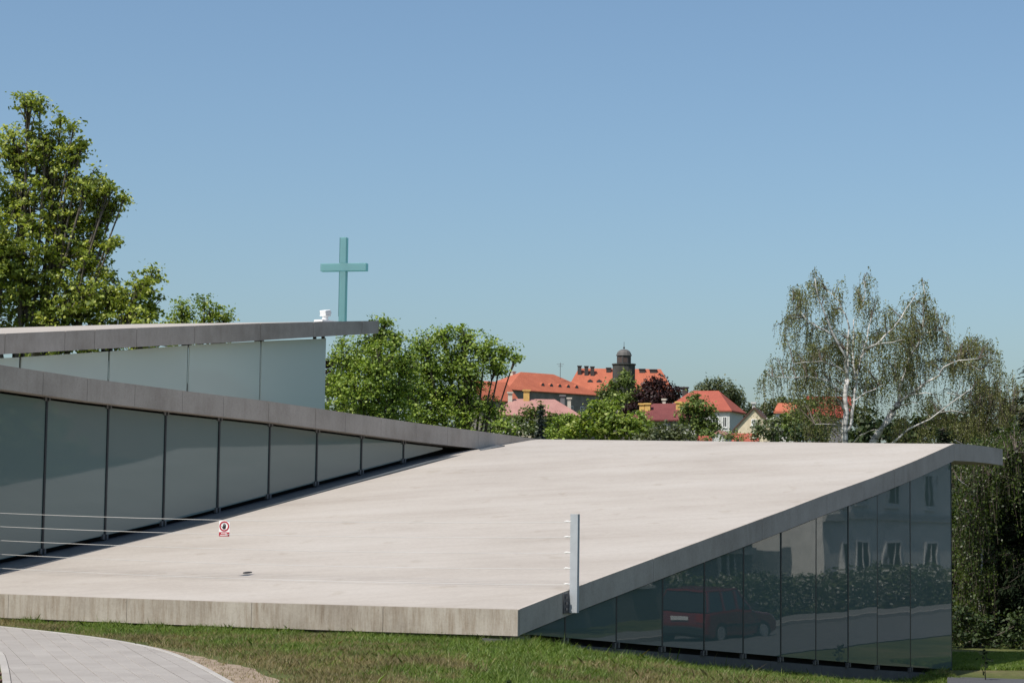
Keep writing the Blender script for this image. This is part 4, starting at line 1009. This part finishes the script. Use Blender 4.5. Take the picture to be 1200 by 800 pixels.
def window(parent, c, ux, w, h, frame=.09, mats=(S_FRAME, S_PANE), nz=None):    # c centre (local), ux direction along wall, outward normal nz
    ux = np.array(ux, float); nz = np.array(nz, float); c = np.array(c, float); up = np.array([0, 0, 1.])
    def bx(u0, u1, v0, v1, d0, d1): return [c + ux * u + up * v + nz * d for (u, v, d) in ((u0, v0, d0), (u1, v0, d0), (u1, v0, d1), (u0, v0, d1), (u0, v1, d0), (u1, v1, d0), (u1, v1, d1), (u0, v1, d1))]
    a = Acc(); f_ = frame
    for b in ((-w / 2, w / 2, h / 2 - f_, h / 2), (-w / 2, w / 2, -h / 2, -h / 2 + f_), (-w / 2, -w / 2 + f_, -h / 2 + f_, h / 2 - f_), (w / 2 - f_, w / 2, -h / 2 + f_, h / 2 - f_), (-f_ / 3, f_ / 3, -h / 2 + f_, h / 2 - f_)):
        a.hexa(bx(*b, .004, .06))
    wd = child_local('window', a.mesh('window', mats[0]), parent)
    a = Acc(); a.hexa(bx(-w / 2 + f_ * .5, w / 2 - f_ * .5, -h / 2 + f_ * .5, h / 2 - f_ * .5, -.02, .025)); child_local('pane', a.mesh('pane', mats[1]), wd)
    a = Acc(); a.hexa(bx(-w / 2 - .08, w / 2 + .08, -h / 2 - .1, -h / 2 - .005, .003, .12)); child_local('sill', a.mesh('sill', mats[0]), wd)
def house(name, label, loc, yaw, L, Wd, hw_, rh, hip, m_wall, m_roof, windows=(), chimneys=(), dormers=(), over=.4, cat='house', group=None, depth_base=2.0):
    """loc = world position of the eave centre; walls run down hw_ below"""
    t = empty(name, (loc[0], loc[1], loc[2] - hw_), yaw); props(t, label, cat, group)
    a = Acc(); a.box((-L / 2, -Wd / 2, -depth_base), (L / 2, Wd / 2, hw_ - .02))
    if hip == 0:
        for x0, x1 in ((-L / 2, -L / 2 + .3), (L / 2 - .3, L / 2)): a.prism([(x0, -Wd / 2, hw_ - .02), (x0, Wd / 2, hw_ - .02), (x0, 0, hw_ + rh - .12)], (x1 - x0, 0, 0))
    child_local('wall', a.mesh('wall', m_wall), t)
    a = Acc(); e = over; xo = L / 2 + (e if hip else e * .7); ys = Wd / 2 + e; drop = rh * e / (Wd / 2) if hip == 0 else 0
    z0 = hw_ - drop; th = .16; hx = L / 2 - hip if hip else xo
    V = [(-xo, -ys, z0), (xo, -ys, z0), (xo, ys, z0), (-xo, ys, z0), (-hx, 0, hw_ + rh), (hx, 0, hw_ + rh)]
    if hip:
        V += [(-xo, -ys, z0 - th), (xo, -ys, z0 - th), (xo, ys, z0 - th), (-xo, ys, z0 - th)]
        a.add(V, [(0, 1, 5, 4), (2, 3, 4, 5), (1, 2, 5), (3, 0, 4), (6, 7, 1, 0), (7, 8, 2, 1), (8, 9, 3, 2), (9, 6, 0, 3), (9, 8, 7, 6)])
    else:
        V += [(x, y, z - th * 1.2) for x, y, z in V]
        a.add(V, [(0, 1, 5, 4), (2, 3, 4, 5), (6, 10, 11, 7), (8, 11, 10, 9), (0, 6, 7, 1), (2, 8, 9, 3), (0, 4, 10, 6), (4, 3, 9, 10), (1, 7, 11, 5), (5, 11, 8, 2)])
    rf = child_local('roof', a.mesh('roof', m_roof), t)
    def rz_at(y): return hw_ + rh * (1 - abs(y) / (Wd / 2))
    for (x, y, w, d, h, mt) in chimneys:
        a = Acc(); zt = rz_at(y) ; a.box((x - w / 2, y - d / 2, zt - .8), (x + w / 2, y + d / 2, zt + h)); ch = child_local('chimney', a.mesh('chimney', mt), rf)
        a = Acc(); a.box((x - w / 2 - .12, y - d / 2 - .12, zt + h + .002), (x + w / 2 + .12, y + d / 2 + .12, zt + h + .18)); child_local('chimney_cap', a.mesh('chimney_cap', mt), ch)
    for (x, y, w, h) in dormers:
        zb = rz_at(y); a = Acc(); ln = h / (rh / (Wd / 2)) + .2
        a.prism([(x - w / 2, y, zb - .05), (x + w / 2, y, zb - .05), (x + w / 2 * .85, y, zb + h * .6), (x, y, zb + h), (x - w / 2 * .85, y, zb + h * .6)], (0, ln, 0))
        dm = child_local('dormer', a.mesh('dormer', m_roof), rf)
        a = Acc(); a.prism([(x - w / 2 * .85, y - .03, zb + .02), (x + w / 2 * .85, y - .03, zb + .02), (x + w / 2 * .7, y - .03, zb + h * .55), (x, y - .03, zb + h * .88), (x - w / 2 * .7, y - .03, zb + h * .55)], (0, .05, 0))
        child_local('dormer_window', a.mesh('dormer_window', S_PANE), dm)
    for (face, u, z, w, h) in windows:       # z = centre height below eave
        if face == 'front': window(t, (u, -Wd / 2, hw_ - z), (1, 0, 0), w, h, nz=(0, -1, 0))
        elif face == 'left': window(t, (-L / 2, u, hw_ - z), (0, -1, 0), w, h, nz=(-1, 0, 0))
        elif face == 'right': window(t, (L / 2, u, hw_ - z), (0, 1, 0), w, h, nz=(1, 0, 0))
    return t
def eave(px, py, Y): q = P(px, py, Y); return (q[0], q[1], q[2])
# castle
cy = math.radians(43)
A0 = P(594.7, 455.8, 436); ux_ = np.array([math.cos(cy), math.sin(cy), 0]); vy_ = np.array([-math.sin(cy), math.cos(cy), 0])
cen = A0 + ux_ * 14.5 + vy_ * 6
castle = house('castle_wing', 'long grey castle wing with orange hipped roof and a row of small dormers', cen, cy, 28.0, 11.0, 12.0, 4.4, 9.0, S_GREY, R_ORANGE,
    windows=[('front', x, 3.6, 1.1, 1.7) for x in np.linspace(-12, 12, 8)] + [('front', x, 7.4, 1.1, 1.7) for x in np.linspace(-12, 12, 8)],
    chimneys=[(-5.5, 2.0, .9, .8, 1.6, S_LIGHTCH)], dormers=[(x, -4.1, 1.15, .95) for x in np.linspace(-2.2, 8.2, 5)], cat='castle', group='castle on the hill')
q = P(726, 460, 478)
castle2 = house('castle_wing', 'taller rear castle wing with orange roof carrying the sooty chimneys', q, math.radians(-2), 24.0, 13.0, 14.0, 5.6, 2.4, S_GREY, R_ORANGE,
    chimneys=[(-9.4, -1.6, .9, .9, 1.7, S_DARKCH), (-7.8, -1.8, .9, .9, 1.8, S_DARKCH), (-6.4, -1.9, .9, .9, 1.8, S_DARKCH), (-2.6, -.8, 1.1, .9, .7, S_DARKCH), (5.2, -.8, 1.3, .9, .5, S_DARKCH), (7.8, -.8, 1.6, .9, .4, S_DARKCH)],
    dormers=[(-6.9, -4.3, 1.5, 1.0), (-4.8, -4.3, 1.5, 1.0), (1.0, -4.3, 1.5, 1.0)], windows=[('front', x, 4, 1.1, 1.7) for x in np.linspace(-10, 10, 7)], cat='castle', group='castle on the hill')
tw = P(731, 440, 462); k_ = 462 / FPX; tz = lambda y: float(P(731, y, 462)[2])
tower = empty('castle_tower', (tw[0], tw[1], tz(462)), math.radians(8)); props(tower, 'dark round castle tower with domed lantern and finial above the orange roofs', 'tower', 'castle on the hill')
zb_ = tz(462)
def tl(name, prof, mat, seg=12, parent=None):
    a = Acc(); a.lathe([(r, z - zb_) for r, z in prof], (0, 0, 0), seg); return child_local(name, a.mesh(name, mat), parent or tower)
S_TOW = plain('dark_tower_stone', (.05, .05, .045), .9, var=.35, scale=.6)
tl('drum', [(13.2 * k_, tz(475)), (13.2 * k_, tz(428.2))], S_TOW, 16)
tl('cornice', [(13.4 * k_, tz(428.2) + .003), (14.2 * k_, tz(427.5)), (14.2 * k_, tz(426.3)), (12.5 * k_, tz(426.2))], S_TOW, 16)
lan = tl('lantern', [(8.4 * k_, tz(426.2) + .003), (8.4 * k_, tz(416.8))], S_COPPER, 8)
for k in range(8):
    an = 2 * math.pi * (k + 1) / 8; a = Acc(); rr = 8.4 * k_ * math.cos(math.pi / 8)
    cx_, cy_ = rr * math.cos(an), rr * math.sin(an); tx, ty = -math.sin(an), math.cos(an); w_ = .5
    V = []
    for z in (tz(425), tz(418.5)):
        for u_, d_ in ((-w_, -.02), (w_, -.02), (w_, .03), (-w_, .03)): V.append((cx_ + tx * u_ + math.cos(an) * d_, cy_ + ty * u_ + math.sin(an) * d_, z - zb_))
    a.hexa(V); child_local('lantern_window', a.mesh('lantern_window', plain('lantern_shutter', (.07, .05, .042), .8)), lan)
dome_prof = [(9.4 * k_, tz(416.8) + .003), (9.2 * k_, tz(415.8))] + [(8.6 * k_ * math.cos(t), tz(415.6) + (tz(409) - tz(415.6)) * math.sin(t)) for t in np.linspace(.05, 1.45, 7)]
tl('dome', dome_prof, plain('weathered_dome', (.10, .095, .09), .7, var=.25, scale=.8), 12)
tl('finial', [(.9 * k_, tz(409.2)), (.35 * k_, tz(408.6)), (1.2 * k_, tz(407.6)), (1.2 * k_, tz(406.8)), (.3 * k_, tz(406)), (.22 * k_, tz(400.5))], S_COPPER, 8)
# roof aerial
aq = P(656.5, 441, 452); an_ = empty('roof_aerial', tuple(aq)); props(an_, 'thin roof aerial with crossbars on the orange castle roof', 'aerial')
h_ = (441 - 425) * 452 / FPX
a = Acc(); a.tube([(0, 0, -.6), (0, 0, h_)], .06, 6); child_local('mast', a.mesh('mast', M_BRKT), an_)
for zz, l in ((h_ - .3, .8), (h_ - .75, .5)):
    a = Acc(); a.tube([(-l, 0, zz), (l, 0, zz)], .04, 6); child_local('crossbar', a.mesh('crossbar', M_BRKT), an_)

house('gabled_house', 'orange roofed house with dark gable half hidden by the spreading tree', eave(571, 468, 400), math.radians(40), 9, 8, 8, 3.6, 0, S_GREY, R_ORANGE, group='houses of the town', windows=[('front', 0, 2, 1, 1.4)])
house('hipped_house', 'house with faded pink roof below the castle', eave(626, 487.5, 250), math.radians(3), 10.2, 7.0, 5, 2.1, 2.6, S_CREAM, R_PINK, group='houses of the town',
    chimneys=[(-3.0, -.5, .5, .5, .9, S_LIGHTCH), (-1.0, -.3, .7, .5, 1.1, S_YEL), (3.4, -.6, .5, .4, .7, S_DGREY), (4.2, -.8, .4, .4, .5, S_LIGHTCH)], windows=[('front', x, 1.5, .9, 1.3) for x in (-3.5, -1, 1.5, 4)])
house('hipped_house', 'dark walled house with maroon hipped roof and yellow chimneys', eave(784, 493, 235), math.radians(-14), 7.6, 6.6, 5, 2.0, 2.0, S_DGREY, R_MAROON, group='houses of the town',
    chimneys=[(-2.9, -1.2, .6, .5, .5, S_YEL), (-2.2, -1.5, .6, .5, .7, S_YEL), (1.3, -1.2, .55, .5, .7, S_YEL), (1.9, -1.4, .55, .5, .7, S_YEL), (-.6, .2, .35, .35, .5, S_LIGHTCH)], windows=[('front', x, 1.0, .8, 1.1) for x in (-2.4, 0, 2.2, 3.1)])
house('hipped_house', 'white house with red hipped roof in front of the tall dull birch', eave(826, 482.5, 290), math.radians(-20), 9.2, 8.0, 7, 3.0, 2.6, S_WHITE, R_RED, group='houses of the town',
    chimneys=[(-3.0, .4, .7, .6, .7, S_DARKCH)], windows=[('front', 2.6, 1.6, .95, 1.5), ('front', 3.9, 1.6, .6, 1.5), ('front', 0, 1.6, .95, 1.5)])
gq = eave(884, 500.5, 200)
house('gabled_house', 'cream gabled house with dark brown roof left of the birch', (gq[0] + .8, gq[1] + 4, gq[2]), math.radians(90 - 12), 8.0, 3.7, 5, 2.0, 0, S_CREAM, R_BROWN, over=.25, group='houses of the town', windows=[('left', .0, -.5, .5, .6)], chimneys=[(-2, .2, .3, .3, .6, S_WHITE)])
house('gabled_house', 'low orange roofed outbuilding in front of the cream house', eave(869, 516.5, 185), math.radians(0), 2.6, 3.0, 3, .7, 0, S_CREAM, R_RED, over=.2, group='houses of the town')
house('gabled_house', 'red roofed house glimpsed behind the birch trunk', eave(971, 484.5, 165), math.radians(-6), 3.0, 4.6, 4, 1.4, 0, S_DGREY, R_BRED, over=.4, group='houses of the town', windows=[('front', .9, .45, .8, .5), ('front', -.4, .45, .8, .5)])
house('gabled_house', 'house with a small orange roof left of the birch behind the bush', eave(924, 481, 210), math.radians(-25), 2.0, 2.4, 4, .8, 0, S_WHITE, R_ORANGE, over=.2, group='houses of the town')
house('garden_shed', 'tiny white shed with pale roof just above the ramp edge', eave(846, 509.5, 165), math.radians(70), 2.0, 1.1, 2.6, .35, 0, S_WHITE, R_PINK, over=.12, cat='shed', group='houses of the town')
house('garden_shed', 'low red roofed shed between maroon house and white shed', eave(829, 514.8, 168), math.radians(0), 1.3, 2.0, 2.6, .3, 0, S_WHITE, R_RED, over=.12, cat='shed', group='houses of the town')
# ------------------------------------------------------------------ street to the right, seen mirrored in the dark glass
def road_mat():
    return plain('asphalt', (.11, .112, .115), .9, var=.2)
def sp_sheet(name, s0, s1, p0, p1, dz, mat, n=24):
    a = Acc(); V = []
    for k in range(n + 1):
        s = s0 + (s1 - s0) * k / n
        for p in (p0, p1): q = B(s, p, 0); V.append((q[0], q[1], float(ground_z(q[0], q[1])) + dz))
    a.add(V, [(2 * i, 2 * i + 1, 2 * i + 3, 2 * i + 2) for i in range(n)]); o = link(name, a.mesh(name, mat, fix=False)); props(o, kind='structure'); return o
sp_sheet('road', 1, 75, 4.2, 12.2, .02, road_mat(), 60)
sp_sheet('pavement', -10, 75, 12.3, 13.8, .12, plain('pavement_slabs', (.16, .16, .155), .9), 40)
for k in range(17):
    s0 = -10 + 5 * k; a = Acc(); q0_, q1_ = B(s0, 12.2, 0), B(s0 + 4.99, 12.2, 0); V = []
    for z in (-.1, .14):
        for s, p in ((s0, 12.2), (s0 + 4.99, 12.2), (s0 + 4.99, 12.32), (s0, 12.32)): q = B(s, p, 0); V.append((q[0], q[1], float(ground_z(q[0], q[1])) + z))
    if k == 0:
        kerb_root = empty('road_kerb', (q0_[0], q0_[1], 0)); props(kerb_root, kind='structure')
    a.hexa(V); link('kerb_stone', a.mesh('kerb_stone', M_KERB), kerb_root)
# red estate car
def car(name, label, s, p, paint):
    q = B(s, p, 0); z = float(ground_z(q[0], q[1])) + .02
    t = empty(name, (q[0], q[1], z), YAW_U); props(t, label, 'car')
    mp, nt, out = new_mat(name + '_paint'); b = bsdf(nt, out, paint, .25); b.inputs['Coat Weight'].default_value = .5
    tyre_m = plain('tyre_rubber', (.02, .02, .02), .9); rim_m = plain('alloy_rim', (.55, .55, .56), .35, .6); gl_m = S_PANE; trim = plain('black_trim', (.018, .018, .02), .6)
    prof = [(-2.02, .32), (-2.05, .55), (-2.0, .86), (-1.55, .90), (.75, .90), (1.75, .80), (2.05, .62), (2.08, .34), (1.75, .22), (-1.8, .22)]
    a = Acc(); V = []; n = len(prof)
    for y, sc2 in ((-.82, .965), (-.74, 1.0), (.74, 1.0), (.82, .965)):
        for x, zz in prof: V.append((x * sc2, y, .22 + (zz - .22) * (sc2 if zz > .6 else 1)))
    Fs = [tuple(range(n)), tuple(range(3 * n, 4 * n))[::-1]]
    for r_ in range(3):
        for i in range(n): Fs.append((r_ * n + i, r_ * n + (i + 1) % n, (r_ + 1) * n + (i + 1) % n, (r_ + 1) * n + i))
    a.add(V, Fs); child_local('body', a.mesh('body', mp, bevel=.03), t)
    cab0 = [(-1.93, .9), (-1.66, 1.38), (.05, 1.42), (.85, .9)]
    a = Acc(); V = [(x, sy * y, zz) for sy in (-1, 1) for (x, zz), y in zip(cab0, (.74, .60, .60, .74))]
    a.add(V, [(0, 1, 2, 3), (7, 6, 5, 4), (0, 4, 5, 1), (1, 5, 6, 2), (2, 6, 7, 3), (3, 7, 4, 0)]); child_local('cabin_glass', a.mesh('cabin_glass', gl_m), t)
    a = Acc(); V = [(-1.70, -.60, 1.375), (.08, -.60, 1.415), (.08, .60, 1.415), (-1.70, .60, 1.375), (-1.68, -.57, 1.43), (.04, -.57, 1.46), (.04, .57, 1.46), (-1.68, .57, 1.43)]
    a.hexa(V); child_local('roof', a.mesh('roof', mp, bevel=.015), t)
    for sy in (-1, 1):
        for x0, x1, x0t, x1t in ((-1.95, -1.82, -1.68, -1.54), (-1.05, -.95, -1.0, -.90), (-.16, -.06, -.2, -.10), (.72, .86, -.02, .08)):
            a = Acc(); a.hexa([(x0, sy * .73, .89), (x1, sy * .73, .89), (x1, sy * .755, .89), (x0, sy * .755, .89), (x0t, sy * .585, 1.40), (x1t, sy * .585, 1.40), (x1t, sy * .615, 1.40), (x0t, sy * .615, 1.40)]); child_local('pillar', a.mesh('pillar', mp), t)
        a = Acc(); a.box((-1.25, sy * .825 - .012, .48), (1.3, sy * .825 + .012, .54)); child_local('side_trim', a.mesh('side_trim', trim), t)
        for x in (-1.28, 1.32):
            a = Acc(); V = []; a.tube([(x, sy * .66, .31), (x, sy * .83, .31)], .31, 20); w_ = child_local('wheel', a.mesh('wheel', tyre_m), t)
            a = Acc(); a.tube([(x, sy * .80, .31), (x, sy * .84, .31)], .19, 16); child_local('rim', a.mesh('rim', rim_m), w_)
        a = Acc(); a.box((-2.06, sy * .62 - .12, .62), (-1.98, sy * .62 + .12, .84)); child_local('tail_light', a.mesh('tail_light', plain('tail_lens', (.25, .01, .01), .3)), t)
        a = Acc(); a.box((1.93, sy * .58 - .14, .56), (2.05, sy * .58 + .14, .70)); child_local('headlight', a.mesh('headlight', plain('headlight_lens', (.6, .6, .6), .15)), t)
        a = Acc(); a.box((.62, sy * .9 - .1, .92), (.74, sy * .9 + .06, 1.06)); child_local('wing_mirror', a.mesh('wing_mirror', trim), t)
    a = Acc(); a.box((-2.10, -.74, .30), (-2.0, .74, .5)); child_local('bumper', a.mesh('bumper', trim, bevel=.02), t)
    a = Acc(); a.box((2.0, -.74, .28), (2.12, .74, .5)); child_local('bumper', a.mesh('bumper', trim, bevel=.02), t)
    a = Acc(); a.box((-2.075, -.27, .66), (-2.055, .27, .77)); child_local('number_plate', a.mesh('number_plate', S_FRAME), t)
    return t
car('parked_car', 'red hatchback parked on the street, mirrored in the dark glass wall', 27.2, 10.6, (.15, .008, .012))
# houses and hedge across the street
def street_house(name, label, s0, s1, p, yaw_extra, z_eave, Wd, rh, m_wall, m_roof, wins, hip=2.5):
    L = s1 - s0; c = B((s0 + s1) / 2, p + Wd / 2, z_eave); g_ = float(ground_z(c[0], c[1]))
    # local x along -u so that the local front (-y) faces the glass wall
    t = house(name, label, c, YAW_U, L, Wd, z_eave - g_, rh, hip, m_wall, m_roof, windows=(), chimneys=[(1.5, .5, .7, .6, 1.0, S_LIGHTCH)], over=.5, group='houses across the street')
    for (u, z, w, h) in wins: window(t, (u, Wd / 2, z_eave - g_ - z), (-1, 0, 0), w, h, .09, nz=(0, 1, 0))
    a = Acc(); a.box((-L / 2 - .06, Wd / 2 + .003, z_eave - g_ - 3.25), (L / 2 + .06, Wd / 2 + .14, z_eave - g_ - 3.0)); child_local('string_course', a.mesh('string_course', S_WHITE), t)
    return t
street_house('street_house', 'cream two-storey house across the street, mirrored in the dark glass', 46.5, 64, 15.8, 0, 4.6, 9, 4, plain('warm_plaster', (.78, .76, .72), .9), R_BROWN,
    [(u, 4.7, 1.5, 1.35) for u in (-6.5, -3.2, .2, 3.6, 6.8)] + [(u, 2.0, 1.3, 1.4) for u in (-6.5, -3.2, .2, 3.6, 6.8)])
street_house('street_house', 'grey house with brown roof left of the cream one in the mirrored street', 30, 44, 17.5, 0, 3.4, 8, 4.2, plain('grey_plaster', (.22, .22, .215), .9), R_BROWN,
    [(u, 3.5, 1.2, 1.3) for u in (-5, -2, 1.5, 5)] + [(u, 1.1, 1.1, 1.2) for u in (-5, -2, 1.5, 5)])
def hedge(name, label, s0, s1, p0, p1, h, mat, seed, n=26000, leaf=.11):
    global rng
    rng = np.random.default_rng(seed)
    ss = rng.uniform(s0, s1, n); pp = rng.uniform(p0, p1, n); q = C0 + ss[:, None] * UV_ + pp[:, None] * NV_; gz = ground_z(q[:, 0], q[:, 1])
    ht = h * (.75 + .35 * vnoise(ss, pp, .8, seed)); z = gz + ht * rng.uniform(0, 1, n) ** .7
    pos = np.c_[q, z] + rng.normal(size=(n, 3)) * .06
    a_, b_ = leaf_axes(n, leaf, np.tile(np.array([-NV_[0], -NV_[1], 0]), (n, 1)))
    mid = B((s0 + s1) / 2, (p0 + p1) / 2, 0); t = empty(name, (mid[0], mid[1], float(ground_z(mid[0], mid[1])))); props(t, label, 'hedge')
    link('crown', quads_mesh('crown', pos, a_, b_, mat, .2), t)
    wd = Acc()
    for s in np.arange(s0 + .3, s1, 1.2):
        b = np.array(B(s, (p0 + p1) / 2, 0)); b[2] = float(ground_z(b[0], b[1]))
        for _ in range(3): wd.tube([b - [0, 0, .1], b + rng.normal(size=3) * [.2, .2, 0] + [0, 0, h * .5], b + rng.normal(size=3) * [.4, .4, 0] + [0, 0, h * .85]], [.03, .02, .008], 5)
    link('stems', wd.mesh('stems', BARK, fix=False), t)
hedge('flowering_hedge', 'white-flowering garden hedge across the street, mirrored in the glass', 33, 60, 14.2, 15.2, 1.5, leaf_mat('hedge_leaves', [(.03, .05, .015), (.05, .08, .02), (.08, .11, .03), (.55, .55, .52)], .2), 51)
for (px, Y, lab, sd) in ((1760, 58, 'leafy street tree behind the parked red car across the street', 52), (2350, 40, 'leafy street tree nearer the viewer than the parked red car', 53)):
    broad_tree('street_tree', lab, Y, [(px + dx * 60 / Y, 420 * 1.0 + dy, r * 60 / Y) for dx, dy, r in ((0, 0, 70), (-70, 50, 60), (75, 40, 60), (10, 90, 70), (-20, -60, 50))], px, .28, L_MID, cover=3.0, clump=.3, cl_n=14, seed=sd, trunk_r=.2, group='street trees')
# ------------------------------------------------------------------ small plants
def weed(name, label, px, py, Y, h, n, leaf, mat, seed):
    global rng
    rng = np.random.default_rng(seed); b = P(px, py, Y); z = float(ground_z(b[0], b[1])); b = np.array([b[0], b[1], z]); t = empty(name, tuple(b)); props(t, label, 'plant')
    a = Acc(); top = b + [0.02, 0, h]; mid = b + [-.02, .01, h * .5]; a.tube([b - [0, 0, .03], mid, top], [.012, .009, .004], 5); link('stem', a.mesh('stem', plain('dark_stem', (.02, .02, .012), .8)), t)
    u_ = rng.uniform(.25, 1, n); c = b + np.c_[np.zeros(n), np.zeros(n), h * u_] + rng.normal(size=(n, 3)) * [h * .10, h * .10, h * .03]
    a_, b_ = leaf_axes(n, leaf, np.zeros((n, 3))); link('leaves', quads_mesh('leaves', c, a_, b_, mat), t)
weed('sapling', 'thin dark sapling standing on the lawn beyond the glass corner', 1155.5, 790, 38.5, .62, 26, .10, L_CONIF, 61)
weed('broadleaf_weed', 'dark broad-leaved weed in the grass near the middle of the lawn', 596, 790, 21.5, .10, 30, .045, L_DARK, 62)
weed('broadleaf_weed', 'second dark weed right of the middle weed in the lawn', 612, 793, 21.3, .08, 22, .04, L_DARK, 63)
